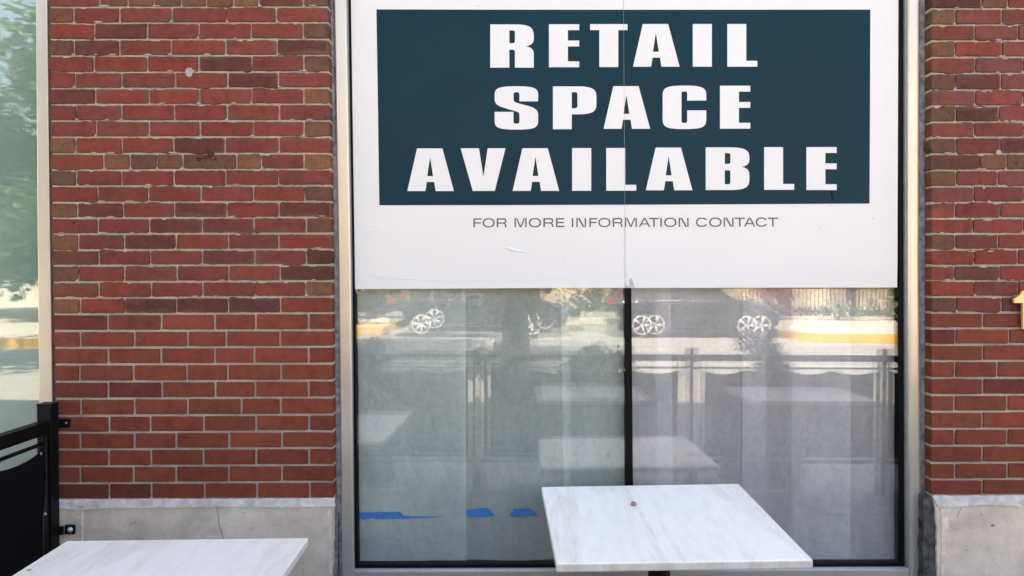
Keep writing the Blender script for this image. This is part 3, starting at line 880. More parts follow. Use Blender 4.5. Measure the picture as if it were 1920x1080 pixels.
CAP = [('F', 750, 62), ('O', 820, 90), ('R', 925, 76), ('M', 1058, 92), ('O', 1166, 92), ('R', 1275, 78), ('E', 1370, 63), ('I', 1488, 12), ('N', 1522, 74), ('F', 1620, 60),
       ('O', 1687, 92), ('R', 1795, 76), ('M', 1885, 92), ('A', 1990, 88), ('T', 2067, 75), ('I', 2152, 12), ('O', 2181, 92), ('N', 2290, 75),
       ('C', 2420, 88), ('O', 2519, 93), ('N', 2627, 75), ('T', 2710, 77), ('A', 2779, 87), ('C', 2868, 88), ('T', 2958, 77)]
mb = MB(); k = 0
for ch, x, w_ in CAP:
    for q in cap(ch, x, w_):
        Y_ = YS_ - .0004 - .000002 * (k % 50); k += 1
        mb.add([W(700 + a / 4, 409.4 + b / 4 - 1.6 * (a - 750) / 2285, Y_) for a, b in q], [tuple(range(len(q)))])
o = mb.build("caption_lettering", M['sign_grey'], sg, fix=False)
# seam, lifted wrinkles and the torn lower corner over the mullion
mb = MB()
mb.prism([(1168.6, 0 + TOPY), (1168.9, 0), (1171.6, 430), (1172.2, 520), (1172.75, 520), (1172.1, 430), (1169.35, 0), (1168.95, TOPY)], YB - .0009, YS_)
M['seam_shade'] = simple("seam_edge", (.22, .24, .28), .6, 0, .2, 30)
mb.build("seam_line", M['seam_shade'], sg)
mb = MB()
mb.prism([(1171, 539.8), (1172, 519), (1184, 521.5), (1191.3, 540)], YS_ - .0004, .0718)
mb.build("torn_corner", M['torn'], sg)
mb = MB(); mb.prism([(1172.5, 519), (1184, 521), (1179, 526), (1180.5, 536), (1175, 535.5), (1173.5, 527.5), (1172.6, 531)], YS_ - .0010, .0702)
mb.build("torn_corner", M['sign_white'], sg)
def wrinkle(mb, pts, wd, h):
    """a soft ridge lifted off the sheet along a pixel polyline"""
    n = len(pts)
    vs, fs = [], []
    for i, (x, y) in enumerate(pts):
        t = i / (n - 1); k = sin(pi * max(.04, min(.96, t)))
        a = pts[max(i - 1, 0)]; b = pts[min(i + 1, n - 1)]
        dx, dy = b[0] - a[0], b[1] - a[1]; L = math.hypot(dx, dy)
        nx, ny = -dy / L * wd * k, dx / L * wd * k
        for q, hh in ((-1, 0), (-.5, .7), (0, 1), (.5, .7), (1, 0)):
            p = W(x + nx * q, y + ny * q, YS_); p.y = YS_ - .00015 - h * hh * k
            vs.append(p)
    for i in range(n - 1):
        for q in range(4):
            a = i * 5 + q; fs.append((a, a + 1, a + 6, a + 5))
    mb.add(vs, fs, smooth=True)
mb = MB()
wrinkle(mb, [(943, 467), (950, 465), (957, 467), (966, 470), (978, 471.5), (990, 472)], 4, .004)
wrinkle(mb, [(936, 450.5), (946, 450), (954, 448)], 2, .002)
wrinkle(mb, [(1067, 463), (1064, 475), (1058, 492), (1050, 507)], 1.6, .0016)
wrinkle(mb, [(684, 435), (690, 434), (700, 434), (718, 431)], 2, .002)
wrinkle(mb, [(684, 436), (686, 460), (688, 500), (692, 512), (712, 519), (760, 523), (840, 525.5), (950, 526), (1060, 523), (1160, 515)], 1.2, .0012)
wrinkle(mb, [(926, 434), (926.5, 442), (926, 453)], .8, .001)
wrinkle(mb, [(972, 512), (976, 517), (979, 520)], 1.2, .0015)
wrinkle(mb, [(1006, 466), (1016, 468), (1030, 476)], 1.0, .0012)
wrinkle(mb, [(1170.5, 470), (1171, 490), (1172, 512)], 1.4, .0016)
wrinkle(mb, [(1545, 412), (1530, 420), (1537, 430), (1541, 445)], .7, .0008)
mb.build("wrinkle", M['sign_white'], sg)
mb = MB()
mb.prism([(1558, 358.5), (1561, 358), (1562, 365), (1564, 373), (1563, 379), (1560.5, 374), (1557.5, 368)], YB - .0003, YS_)
for x, y, q in ((1558, 384.6, .9), (1537, 428, .8), (1637, 409.5, 1.0), (1612, 401, .7), (897, 11.6, 1.0), (718, 436, .7)): mb.prism(blob_poly(x, y, q, q * .8, r, 7), YB - .0002, YS_)
mb.build("scuff", M['gasket'], sg)

# ================================================================== PAPER AND TAPE BEHIND THE GLASS
def sheet(poly, Y, label, mat):
    mb = MB()
    # a fine grid so the sheet can sag and crinkle a little
    x0 = [p for p in poly[0]]; 
    (tl, bl), (tr, br) = poly[0], poly[1]
    nx, nz = 14, 24
    rr = random.Random(hash(label) % 999 if False else int(tl[0]))
    ph = [rr.uniform(0, 6.28) for _ in range(4)]
    vs, fs = [], []
    for j in range(nz + 1):
        t = j / nz
        for i in range(nx + 1):
            s = i / nx
            xa_, ya_ = tl[0] + (bl[0] - tl[0]) * t, tl[1] + (bl[1] - tl[1]) * t
            xb_, yb_ = tr[0] + (br[0] - tr[0]) * t, tr[1] + (br[1] - tr[1]) * t
            p = W(xa_ + (xb_ - xa_) * s, ya_ + (yb_ - ya_) * s + (1.2 * sin(s * 9 + ph[0]) if j == nz else 0), Y)
            p.y += .0018 * sin(s * 5 + ph[1]) * sin(t * 7 + ph[2]) + .0012 * sin(s * 13 + t * 9 + ph[3])
            vs.append(p)
    for j in range(nz):
        for i in range(nx):
            a = j * (nx + 1) + i; fs.append((a, a + 1, a + nx + 2, a + nx + 1))
    mb.add(vs, fs, smooth=True)
    o = mb.build("paper_sheet", mat)
    c = sum((v for v in mb.v), Vector()) / len(mb.v)
    for v in o.data.vertices: v.co -= c
    o.location = c
    return tag(o, label, "paper", "masking papers taped inside the shop window")
P1, P2 = M['paper'], M['paper_r']
T0 = 470
sheet((((664, T0), (664, 1057.5)), ((872.5, T0), (874.5, 1049.5))), .117, "grey paper at the left edge of the window, holding the longest blue tape", M['paper_edge'])
sheet((((862, T0), (867, 1050)), ((1066, T0), (1072, 1050))), .124, "grey paper left of the mullion, with two short blue tapes", P1)
sheet((((1050, T0), (1059, 1055)), ((1178, T0), (1182, 1056))), .119, "narrow grey paper just left of the black mullion, behind the table", P1)
sheet((((1177, T0), (1180, 1056)), ((1257, T0), (1263, 1056))), .119, "narrow pale paper just right of the black mullion", P2)
sheet((((1229, T0), (1232, 1056)), ((1437, T0), (1437, 1055))), .126, "broad pale paper second from the mullion in the right pane", P2)
sheet((((1392, T0), (1392, 1055)), ((1596, T0), (1594, 1051))), .119, "pale paper between overlapping strips, third in the right pane", P2)
sheet((((1484, T0), (1485, 1051)), ((1692, T0), (1690, 1055))), .127, "pale paper at the right edge of the window, by the right jamb", P2)
def tape(poly, Y, label):
    mb = MB(); mb.prism(poly, Y, Y + .0006)
    o = mb.build("tape_strip", M['tape'])
    c = sum((v for v in mb.v), Vector()) / len(mb.v)
    for v in o.data.vertices: v.co -= c
    o.location = c
    return tag(o, label, "tape", "blue tapes on the masking papers")
tape([(674, 961), (685, 960.5), (700, 961), (704, 959.5), (730, 960.5), (750, 959.5), (757, 967), (800, 968.5), (836, 969), (800, 971), (760, 972.5), (725, 973.5), (704, 973.5), (700, 971), (683, 974.5), (675, 972)], .1130,
     "long torn blue tape ending in a thin tail, on the leftmost paper")
tape([(873, 956), (884, 955.5), (898, 953), (914, 952.5), (919, 957), (928, 967), (915, 968.5), (880, 969), (872.5, 966)], .1195,
     "short blue tape touching the edge of the leftmost paper")
tape([(955, 967.5), (964, 954), (972, 953.5), (994, 953.2), (1001, 959), (1009, 966.5), (985, 967.5)], .1195,
     "short blue tape with two slanted ends, nearest the marble table")

# ================================================================== HOUSE NUMBER
mb = MB()
mb.prism([(1901.8, 560), (1908, 557.5), (1914, 552), (1918, 545), (1934, 544.6), (1934, 616.8), (1918, 617.2), (1918, 568.5), (1901.8, 568.3)], -.024, -.012)
hn = mb.build("house_number", M['brass'], None, .0012)
c = W(1920, 617, -.012)
for v in hn.data.vertices: v.co -= c
hn.location = c
tag(hn, "gold metal numeral 1 mounted on the right brick pier", "house number")
ORG[hn.name] = c
mb = MB()
for y in (575, 605): mb.tube([W(1926, y, -.0125), W(1926, y, .004)], .004, 8)
mb.build("stud", M['gasket'], hn)

# ================================================================== TABLES
def table(corners, thick, label, foot_z=0.0):
    """corners: back-left, back-right, front-right, front-left of the upper face"""
    c = [Vector(p) for p in corners]
    ctr = sum(c, Vector()) / 4
    t = thing("cafe_table", (ctr.x, ctr.y, 0), label, "table", "marble topped cafe tables on the patio")
    nrm = (c[1] - c[0]).cross(c[3] - c[0]).normalized()
    if nrm.z < 0: nrm = -nrm
    mb = MB()
    lo = [p - nrm * thick for p in c]
    mb.add(c + lo, [(0, 1, 2, 3), (7, 6, 5, 4), (0, 4, 5, 1), (1, 5, 6, 2), (2, 6, 7, 3), (3, 7, 4, 0)])
    mb.build("tabletop", M['top'], t, .005)
    mb = MB(); mb.tube([(ctr.x, ctr.y, .05), ctr - nrm * (thick + .012)], .0375, 20); mb.build("column", M['black'], t)
    mb = MB()
    u = (c[1] - c[0]).normalized() * .2; v = (c[3] - c[0]).normalized() * .2
    a = ctr - nrm * (thick + .008)
    n2 = nrm * .008
    mb.add([a + u + v + n2, a + u - v + n2, a - u - v + n2, a - u + v + n2, a + u + v - n2, a + u - v - n2, a - u - v - n2, a - u + v - n2],
           [(0, 1, 2, 3), (7, 6, 5, 4), (0, 4, 5, 1), (1, 5, 6, 2), (2, 6, 7, 3), (3, 7, 4, 0)])
    mb.build("mounting_plate", M['black'], t)
    mb = MB()
    for d in (0, 90):
        for s_ in (1, -1):
            e = Vector((cos(R(d + 45)) * .36 * s_, sin(R(d + 45)) * .36 * s_, 0))
            mb.tube([(ctr.x, ctr.y, .075), Vector((ctr.x, ctr.y, .05)) + e * .6, Vector((ctr.x, ctr.y, .03)) + e], [.03, .026, .018], 10)
            mb.lathe([(.022, 0), (.022, .03)], (ctr.x + e.x, ctr.y + e.y, 0), 'z', 12)
    mb.build("cross_base", M['black'], t)
    return t
def on_z(px, py, z):
    d = ray(px, py); k = (z - CAM.z) / d.z; return CAM + d * k
def at_depth(px, py, Z):
    return CAM + ray(px, py) * Z
t1 = table([at_depth(1015, 912.5, 2.90), at_depth(1385, 906.5, 2.90), at_depth(1525, 1049.5, 2.20), at_depth(1043, 1057, 2.20)], .028,
           "marble topped cafe table with a crumb on it, in front of the papered window")
a0, a1 = on_z(125.5, 1013.5, .747), on_z(578.5, 1008, .747)
b1 = on_z(529, 1080, .747)
dr = (b1 - a1).normalized() * .765
t2 = table([a0, a1, a1 + dr, a0 + dr], .028, "marble topped cafe table below the brick pier, beside the black fence")
t3 = table([(.16, -1.56, .80), (.86, -1.56, .80), (.86, -2.14, .80), (.16, -2.14, .80)], .028, "marble topped cafe table by the street fence, the one nearer the fence's middle post")
t4 = table([(1.50, -1.56, .80), (2.30, -1.56, .80), (2.30, -2.14, .80), (1.50, -2.14, .80)], .028, "marble topped cafe table by the street fence, right of the middle post")
# crumb on the table
def nugget(c, rads, seed, n=8, m=5):
    rr = random.Random(seed); mb = MB(); vs = []
    for j in range(m + 1):
        th = pi * j / m
        for k in range(n):
            a = 2 * pi * k / n; q = rr.uniform(.75, 1.2)
            vs.append((c[0] + rads[0] * sin(th) * cos(a) * q, c[1] + rads[1] * sin(th) * sin(a) * q, c[2] + rads[2] * cos(th)))
    mb.add(vs, [(j * n + k, j * n + (k + 1) % n, (j + 1) * n + (k + 1) % n, (j + 1) * n + k) for j in range(m) for k in range(n)])
    return mb
def table1_point(px, py):
    c = [at_depth(1015, 912.5, 2.90), at_depth(1385, 906.5, 2.90), at_depth(1043, 1057, 2.20)]
    n = (c[1] - c[0]).cross(c[2] - c[0]); d = ray(px, py)
    k = (c[0] - CAM).dot(n) / d.dot(n); return CAM + d * k
def loose(name, px, py, rads, label, cat, mat, pt=None, grp=None):
    p = pt or table1_point(px, py)
    mb = nugget((0, 0, rads[2] * .9), rads, int(px))
    o = mb.build(name, mat); o.location = p
    return tag(o, label, cat, grp)
loose("wood_crumb", 1188, 948, (.011, .013, .008), "brown crumb lying on the marble table by the window", "crumb", M['stone'])
loose("leaf_scrap", 54, 1069, (.008, .004, .0015), "tiny brown leaf scrap on the table below the brick pier", "leaf", M['stone'], on_z(54, 1069.5, .7475))

# ================================================================== PATIO FENCE
fz = .06      # fence steel runs along x = -1.81 and turns along y = -2.2
fence = thing("patio_fence", (-1.81, -.09, 0), "black metal patio fence with fabric screens, bolted to the brick pier", "fence")
xf = -1.812
def fpost(x, y, top=1.08, hw=.0265):
    mb = MB(); mb.box(x - hw, x + hw, y - .026, y + .026, .0, top); mb.box(x - hw - .002, x + hw + .002, y - .028, y + .028, top, top + .006)
    mb.box(x - .06, x + .06, y - .06, y + .06, 0, .008)
    return mb.build("post", M['black'], fence, .002)
fpost(xf, -.052)
YRL = -2.2
for x in (xf, -.25, 1.27, 2.65, 4.1): fpost(x, YRL, 1.06)
fpost(xf - .0, -1.12, 1.00)
mb = MB(); mb.box(xf - .02, xf + .02, YRL + .026, -.078, .97, 1.02); mb.build("top_rail", M['black'], fence, .003)
mb = MB(); mb.box(xf + .03, 4.1, YRL - .02, YRL + .02, .975, 1.02); mb.build("top_rail", M['black'], fence, .003)
mb = MB(); mb.tube([(xf + .012, -.10, .938), (xf + .012, -.35, .936), (xf + .012, -.75, .934), (xf + .012, -1.09, .936)], .0075, 10); mb.build("screen_rod", M['black'], fence)
mb = MB(); mb.tube([(xf + .012, -1.15, .938), (xf + .012, YRL + .03, .938)], .0075, 10); mb.build("screen_rod", M['black'], fence)
mb = MB(); mb.tube([(xf + .012, -.088, .97), (xf + .012, -.088, .12)], .0095, 10); mb.build("screen_upright", M['black'], fence)
mb = MB(); mb.box(xf - .015, xf + .015, YRL + .026, -.078, .14, .17); mb.build("bottom_rail", M['black'], fence, .002)
mb = MB(); mb.box(xf + .03, 4.1, YRL - .012, YRL + .012, .24, .265); mb.build("bottom_rail", M['black'], fence, .002)
def screen(p0, p1, top, bot, seed, dips=4):
    """hung fabric: scalloped upper edge between its ties, softly billowing"""
    rr = random.Random(seed); mb = MB(); n, m = 48, 14
    p0, p1 = Vector(p0), Vector(p1); d = (p1 - p0).normalized(); nn = Vector((-d.y, d.x, 0))
    vs, fs = [], []
    for j in range(m + 1):
        for i in range(n + 1):
            s = i / n
            zt_ = top - .035 * abs(sin(pi * s * dips)) ** .8
            z = zt_ + (bot - zt_) * j / m
            p = p0 + (p1 - p0) * s + nn * (.006 * sin(s * 21 + j * .3 + seed) + .006 * sin(j * .8 + s * 7))
            vs.append((p.x, p.y, z))
    for j in range(m):
        for i in range(n):
            a = j * (n + 1) + i; fs.append((a, a + 1, a + n + 2, a + n + 1))
    mb.add(vs, fs, smooth=True)
    o = mb.build("fabric_screen", M['screen'], fence)
    sd = o.modifiers.new("thickness", 'SOLIDIFY'); sd.thickness = .0015
    return o
screen((xf + .012, -.105, 0), (xf + .012, -1.08, 0), .925, .16, 1, 3)
screen((xf + .012, -1.16, 0), (xf + .012, -2.12, 0), .925, .16, 2, 3)
mb = MB(); mb.tube([(xf + .03, YRL, .925), (4.1, YRL, .925)], .0075, 8); mb.build("screen_rod", M['black'], fence)
for k, (x0_, x1_) in enumerate(((xf + .04, -.315), (-.195, 1.19), (1.35, 2.595), (2.70, 4.05))):
    screen((x0_, YRL, 0), (x1_, YRL, 0), .915, .28, 5 + k, 4)
    for xx in (x0_ + .004, x1_ - .004):
        mb = MB(); mb.tube([(xx, YRL, .975), (xx, YRL, .25)], .006, 8); mb.build("screen_upright", M['black'], fence)
# ties, clips and the two wall brackets of the end post
for yv in (-.125, -.36, -.43, -.75, -1.05):
    mb = MB()
    for q in (-.006, .006):
        mb.tube([(xf + .012, yv + q * 2, .950), (xf + .024, yv + q, .935), (xf + .016, yv - q, .905)], .0016, 6)
    mb.build("cable_tie", M['gasket'], fence)
for yv, zv in ((-.125, .905), (-.40, .895), (-.75, .9), (-.100, .665), (-.1, .42)):
    mb = MB(); mb.lathe([(.003, -.005), (.005, 0), (.003, .005)], (xf + .018, yv, zv), 'z', 10); mb.build("eyelet", M['zinc'], fence)
pA, pB = W(111, 785.5, -.012), W(130.5, 801.5, -.012)
mb = MB(); mb.box(xf + .02, pB.x, -.014, -.006, pB.z, pA.z); mb.box(xf + .0, pA.x + .004, -.026, -.0145, pB.z + .002, pA.z - .002)
br = mb.build("wall_bracket", M['black'], fence, .001)
mb = MB(); c = W(124.5, 793, -.015); mb.lathe([(.0035, 0), (.0035, -.004), (.002, -.005)], c, 'y', 10); mb.build("bolt", M['zinc'], br)
pA, pB = W(112, 984.5, -.018), W(139.5, 1001.5, -.018)
mb = MB(); mb.box(pA.x + .020, pB.x, -.020, -.0095, pB.z, pA.z); mb.box(xf + .0265, pA.x + .019, -.034, -.022, pB.z + .001, pA.z - .002)
br2 = mb.build("wall_bracket", M['black'], fence, .001)
mb = MB(); c = W(131.5, 993.5, -.020); mb.lathe([(.012, 0), (.012, -.002), (.007, -.003), (.007, -.009), (.004, -.012)], c, 'y', 12); mb.build("bolt", M['zinc'], br2)

exec_rest = True
# ================================================================== GROUND, ROAD, FAR SIDE (seen as reflections in the panes)
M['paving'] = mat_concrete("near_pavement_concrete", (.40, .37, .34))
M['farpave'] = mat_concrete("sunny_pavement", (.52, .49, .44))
def mat_asphalt():
    t = NT("shade_streaked_road")
    v = t.map((.05, 1.2, 1))
    c = t.ramp(t.noise(3, 5, .6, vec=v), [(.28, (.18, .178, .172)), (.45, (.31, .305, .295)), (.65, (.46, .45, .43))])  # streaks darkened in the colour to stand in for broken tree shade
    c = t.mix(1, c, t.ramp(t.noise(60, 3), [(.3, (.8, .8, .8)), (.7, (1.1, 1.1, 1.1))]), 'MULTIPLY')
    t.set(c, .85, 0, .3); return t.m
M['road'] = mat_asphalt()
M['yellow'] = simple("yellow_kerb_paint", (.78, .42, .02), .6, 0, .12, 6)
M['kerbstone'] = simple("kerb_concrete", (.36, .34, .31), .85, 0, .15, 10)
ZR = -.10
def struct(name, mb, mat, bevel=0):
    return tag(mb.build(name, mat, None, bevel), kind="structure")
mb = MB(); mb.add([(-400, 400, ZR), (400, 400, ZR), (400, -400, ZR), (-400, -400, ZR)], [(0, 1, 2, 3)]); struct("road", mb, M['road'])
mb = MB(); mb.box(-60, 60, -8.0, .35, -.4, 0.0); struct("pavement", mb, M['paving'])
M['paver'] = simple("grey_paver", (.21, .20, .19), .85, 0, .25, 9, .25)
mb = MB(); mb.box(-1.95, 4.2, -2.32, -.02, -.05, .004); struct("patio_floor", mb, M['paver'])
FAR = [(-60, -13.2), (-9.2, -13.2), (-5.6, -16.7), (-3.5, -16.9), (-3.45, -18.6), (6.9, -18.6), (7.2, -15.6), (7.7, -15.3), (60, -15.3)]
mb = MB()
n = len(FAR)
mb.add([(x, y, .10) for x, y in FAR] + [(60, -120, .10), (-60, -120, .10)], [tuple(range(n + 2))])
mb.add([(x, y, .10) for x, y in FAR] + [(x, y, ZR - .2) for x, y in FAR], [(i, i + 1, n + i + 1, n + i) for i in range(n - 1)])
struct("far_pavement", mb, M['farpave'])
mb = MB(); yk = MB()
for i in range(n - 1):
    a, b = Vector((*FAR[i], 0)), Vector((*FAR[i + 1], 0))
    d = (b - a).normalized(); nn = Vector((d.y, -d.x, 0))
    if nn.y > 0: nn = nn
    inn = Vector((0, -.16, 0)); out = Vector((0, .008, 0))
    for m_, cond in ((yk, i != 4), (mb, i == 4)):
        if not cond: continue
        p = [a + out, b + out, b + inn, a + inn]
        m_.add([q + Vector((0, 0, .108)) for q in p] + [q + Vector((0, 0, ZR - .05)) for q in p],
               [(0, 1, 2, 3), (0, 4, 5, 1), (2, 6, 7, 3)])
struct("kerb", mb, M['kerbstone']); struct("yellow_kerb", yk, M['yellow'])
M['grass'] = mat_leaf("lawn_grass", (.055, .10, .02), (.10, .15, .04))
mb = MB(); rr = random.Random(3)
for k in range(5000):
    x, y = rr.uniform(-16, 24), rr.uniform(-27.5, -23.2); h = rr.uniform(.06, .28)
    a = rr.uniform(0, 6.28); q = .05
    mb.add([(x - q * cos(a), y - q * sin(a), .1), (x + q * cos(a), y + q * sin(a), .1), (x + rr.uniform(-.1, .1), y + rr.uniform(-.1, .1), .1 + h)], [(0, 1, 2)], (0, 0, 0, rr.random()))
o = mb.build("lawn_grass", M['grass'], None, fix=False); tag(o, "rough green grass along the far pavement across the street", "grass", kind="stuff")

# ---- foliage
M['leaf'] = mat_leaf("tree_leaves", (.035, .085, .022), (.13, .22, .06))
M['leaf_dark'] = mat_leaf("shrub_leaves", (.018, .034, .014), (.045, .075, .028))
M['leaf_red'] = mat_leaf("red_leaves", (.16, .035, .02), (.24, .08, .04))
M['flower'] = mat_leaf("white_petals", (.6, .58, .5), (.75, .72, .66))
M['bark'] = simple("bark", (.09, .068, .05), .9, 0, .4, 14, .2, .8)
def leaf_cloud(mb, clumps, n, size, rr):
    for k in range(n):
        c, rad = rr.choice(clumps)
        d = Vector((rr.gauss(0, 1), rr.gauss(0, 1), rr.gauss(0, 1))).normalized() * rad * rr.uniform(.35, 1.05)
        p = Vector(c) + d
        nrm = (d.normalized() * .5 + Vector((rr.gauss(0, .5), rr.gauss(0, .5), rr.gauss(0, .5) + .5))).normalized()
        u = nrm.cross(Vector((rr.random() + .1, rr.random(), rr.random()))).normalized(); v = nrm.cross(u)
        s = size * rr.uniform(.6, 1.3)
        mb.add([p - u * s, p + v * s * .45 + nrm * s * .15, p + u * s, p - v * s * .45 + nrm * s * .15], [(0, 1, 2, 3)],
               (0, 0, 0, min(1, max(0, rr.gauss(.45, .3)))))
def make_tree(loc, label, seed, H=8.0, rad=3.2, n=8500, leaf=.15, group=None, low=.32):
    rr = random.Random(seed)
    t = thing("street_tree", loc, label, "tree", group)
    L = Vector(loc)
    clumps, trunk = [], MB()
    trunk.tube([L, L + Vector((.05, 0, H * .25)), L + Vector((-.05, .08, H * .55)), L + Vector((0, 0, H * .85))], [.19, .15, .10, .03], 10)
    for k in range(11):
        a = k * 2.4 + rr.uniform(-.3, .3); z0_ = H * rr.uniform(low - .06, .65)
        e = Vector((cos(a) * rad * rr.uniform(.55, .95), sin(a) * rad * rr.uniform(.55, .95), z0_ + H * rr.uniform(.08, .25)))
        trunk.tube([L + Vector((0, 0, z0_)), L + Vector((e.x * .5, e.y * .5, z0_ + (e.z - z0_) * .6)), L + e], [.07, .045, .015], 7)
        clumps.append((L + e, rad * rr.uniform(.26, .42)))
    for k in range(22):
        a = rr.uniform(0, 6.28); q = rad * sqrt(rr.random()) * .9
        z = H * rr.uniform(low + .05, 1.0); sh = sqrt(max(.05, 1 - ((z / H - .6) / .5) ** 2))
        clumps.append((L + Vector((cos(a) * q * sh, sin(a) * q * sh, z)), rad * rr.uniform(.18, .36)))
    trunk.build("trunk", M['bark'], t)
    cr = MB(); leaf_cloud(cr, clumps, n, leaf, rr)
    cr.build("crown", M['leaf'], t, fix=False)
    return t
TG = "leafy trees along the street"
ft = make_tree((-14.2, -19.6, .1), "leafy street tree mirrored in the left window", 1, 8.8, 3.6, 15000, .17, TG, .16)
for k, (x, y, s_, rz, lb) in enumerate(((-19.5, -20.5, 1.1, 1.3, "leafy street tree across the road, farthest along the road past the left window"),
                                       (-9.0, -21.0, .9, 2.6, "leafy street tree across the road, behind the pavement corner left of the parked cars"),
                                       )):
    c = copy_tree(ft); c.location = (x, y, .1); c.scale = (s_,) * 3; c.rotation_euler.z = rz; c["label"] = lb
make_tree((-5.0, -5.7, 0), "leafy street tree on the near pavement in front of the shop", 6, 13.0, 3.5, 11000, .17, TG, .57)
make_tree((-10.6, -7.4, 0), "leafy street tree on the near pavement, past the left window", 8, 13.0, 4.2, 11000, .17, TG, .57)
def bush(name, loc, rx, ry, h, n, leaf, label, cat, mat, seed, group=None, pot=None, flower=0):
    rr = random.Random(seed); t = thing(name, loc, label, cat, group); L = Vector(loc)
    z0_ = pot[2] if pot else 0
    cl = []
    for k in range(16):
        a = rr.uniform(0, 6.28); q = sqrt(rr.random()) * .75
        cl.append((L + Vector((cos(a) * rx * q, sin(a) * ry * q, z0_ + h * rr.uniform(.25, .85) * (1 - .35 * q))), min(rx, ry, h) * rr.uniform(.3, .5)))
    mb = MB(); leaf_cloud(mb, cl, n, leaf, rr); mb.build("foliage", mat, t, fix=False)
    st = MB()
    for c, _ in cl[:9]: st.tube([L + Vector((rr.uniform(-.05, .05), rr.uniform(-.03, .03), z0_ * .9)), c], [.008, .003], 6)
    st.build("stem", M['bark'], t)
    if flower:
        mb = MB(); leaf_cloud(mb, [(c, r_ * 1.15) for c, r_ in cl], flower, leaf * 1.1, rr); mb.build("blossom", M['flower'], t, fix=False)
    if pot:
        mb = MB(); x, y, z = pot[0] / 2, pot[1] / 2, pot[2]
        vs = [(L.x + sx * x * k, L.y + sy * y * k, L.z + zz) for zz, k in ((0, .86), (z, 1)) for sx, sy in ((-1, -1), (1, -1), (1, 1), (-1, 1))]
        vs += [(L.x + sx * x * .9, L.y + sy * y * .9, L.z + z) for sx, sy in ((-1, -1), (1, -1), (1, 1), (-1, 1))]
        vs += [(L.x + sx * x * .9, L.y + sy * y * .9, L.z + z - .05) for sx, sy in ((-1, -1), (1, -1), (1, 1), (-1, 1))]
        fs = [(3, 2, 1, 0)]
        for b in (0, 4, 8): fs += [(b + i, b + (i + 1) % 4, b + 4 + (i + 1) % 4, b + 4 + i) for i in range(4)]
        fs.append((12, 13, 14, 15)); mb.add(vs, fs); mb.build("planter_box", M['black'], t, .004)
    return t
PG = "potted shrubs outside the patio fence"
for k, (x, h, rx, lb) in enumerate(((1.83, .62, .30, "potted dark shrub outside the fence, the roundest one, right of the middle post"),
                                   (.62, .56, .30, "potted dark shrub outside the fence, between the person and the middle post"),
                                   (-1.12, .66, .18, "small potted dark shrub outside the fence, at the end by the brick pier"))):
    bush("potted_shrub", (x, -2.5, 0), rx, .24, h, 2600, .026, lb, "shrub", M['leaf_dark'], 40 + k, PG, (.5, .32, .62))
bush("red_bush", (8.6, -21.6, .1), .9, .7, 1.5, 1800, .08, "red leaved bush on the far side of the street", "bush", M['leaf_red'], 51)
bush("clipped_shrub", (11.15, -21.9, .1), .42, .42, 1.9, 2200, .06, "tall dark clipped shrub in the far flower bed", "shrub", M['leaf_dark'], 52)
FG = "flowering bushes in the far bed"
bush("flowering_bush", (10.7, -21.1, .1), .8, .5, .75, 1600, .06, "white flowering bush in the far bed in front of the clipped shrub", "bush", M['leaf'], 53, FG, None, 500)
bush("flowering_bush", (12.6, -21.2, .1), 1.3, .5, .9, 2400, .06, "wide white flowering bush in the far bed beside the clipped shrub", "bush", M['leaf'], 54, FG, None, 900)
bush("green_bush", (13.1, -22.2, .1), .9, .7, 1.9, 2600, .07, "tall bright green bush behind the white flowers across the street", "bush", M['leaf'], 55)
BG = "low dark bushes at the far kerb"
for k, (x, lb) in enumerate(((-4.5, "low dark bush at the far kerb, right behind the blue car"), (-5.9, "low dark bush at the far kerb, middle one behind the blue car"), (-7.4, "low dark bush at the far kerb, farthest from the blue car"))):
    bush("low_bush", (x, -18.6, .1), .95, .55, 1.1, 1900, .07, lb, "bush", M['leaf_dark'], 60 + k, BG)
# dark hedge behind the parked cars
hg = MB(); rr = random.Random(9); cl = [(Vector((rr.uniform(-12.5, 6.2), rr.uniform(-22.6, -22.0), rr.uniform(.3, 2.2))), rr.uniform(.3, .5)) for _ in range(210)]
leaf_cloud(hg, cl, 24000, .10, rr)
hedge = thing("hedge", (-3, -22.3, .1), "long dark green hedge across the street behind the parked cars", "hedge")
hg.build("foliage", M['leaf_dark'], hedge, fix=False)
mb = MB()
for k in range(24): 
    x = -12.3 + k * .78; mb.tube([(x, -22.3, .1), (x + .1, -22.3, .8), (x - .05, -22.25, 1.4)], [.03, .02, .008], 6)
mb.build("stem", M['bark'], hedge)

# ---- far building, steps and black fence
fb = thing("stone_building", (14, -30, .1), "beige stone building across the street with dark doorways", "building")
M['limestone'] = simple("beige_limestone", (.50, .42, .30), .85, 0, .12, 3)
M['darkwin'] = simple("dark_window_glass", (.02, .024, .028), .1, 0, .2, 3, .6)
mb = MB()
ops = [(7.6, 8.9), (11.2, 12.2), (14.2, 15.6), (18, 19.4), (22, 23.4)]
edges = [4.5] + [v for o_ in ops for v in o_] + [27]
for a, b in zip(edges[::2], edges[1::2]): mb.box(a, b, -30.4, -30, .1, 2.7)
mb.box(4.5, 27, -30.4, -30, 2.7, 9.5); mb.box(4.5, 27, -38, -37.6, .1, 9.5); mb.box(4.5, 4.9, -37.6, -30.4, .1, 9.5); mb.box(26.6, 27, -37.6, -30.4, .1, 9.5)
mb.build("wall", M['limestone'], fb)
for a, b in ops:
    mb = MB(); mb.box(a, b, -30.32, -30.25, .1, 2.7); d = mb.build("door", M['darkwin'], fb)
    mb = MB(); mb.box(a + .02, a + .09, -30.24, -30.2, .1, 2.7); mb.box(b - .09, b - .02, -30.24, -30.2, .1, 2.7); mb.build("frame", M['limestone'], d)
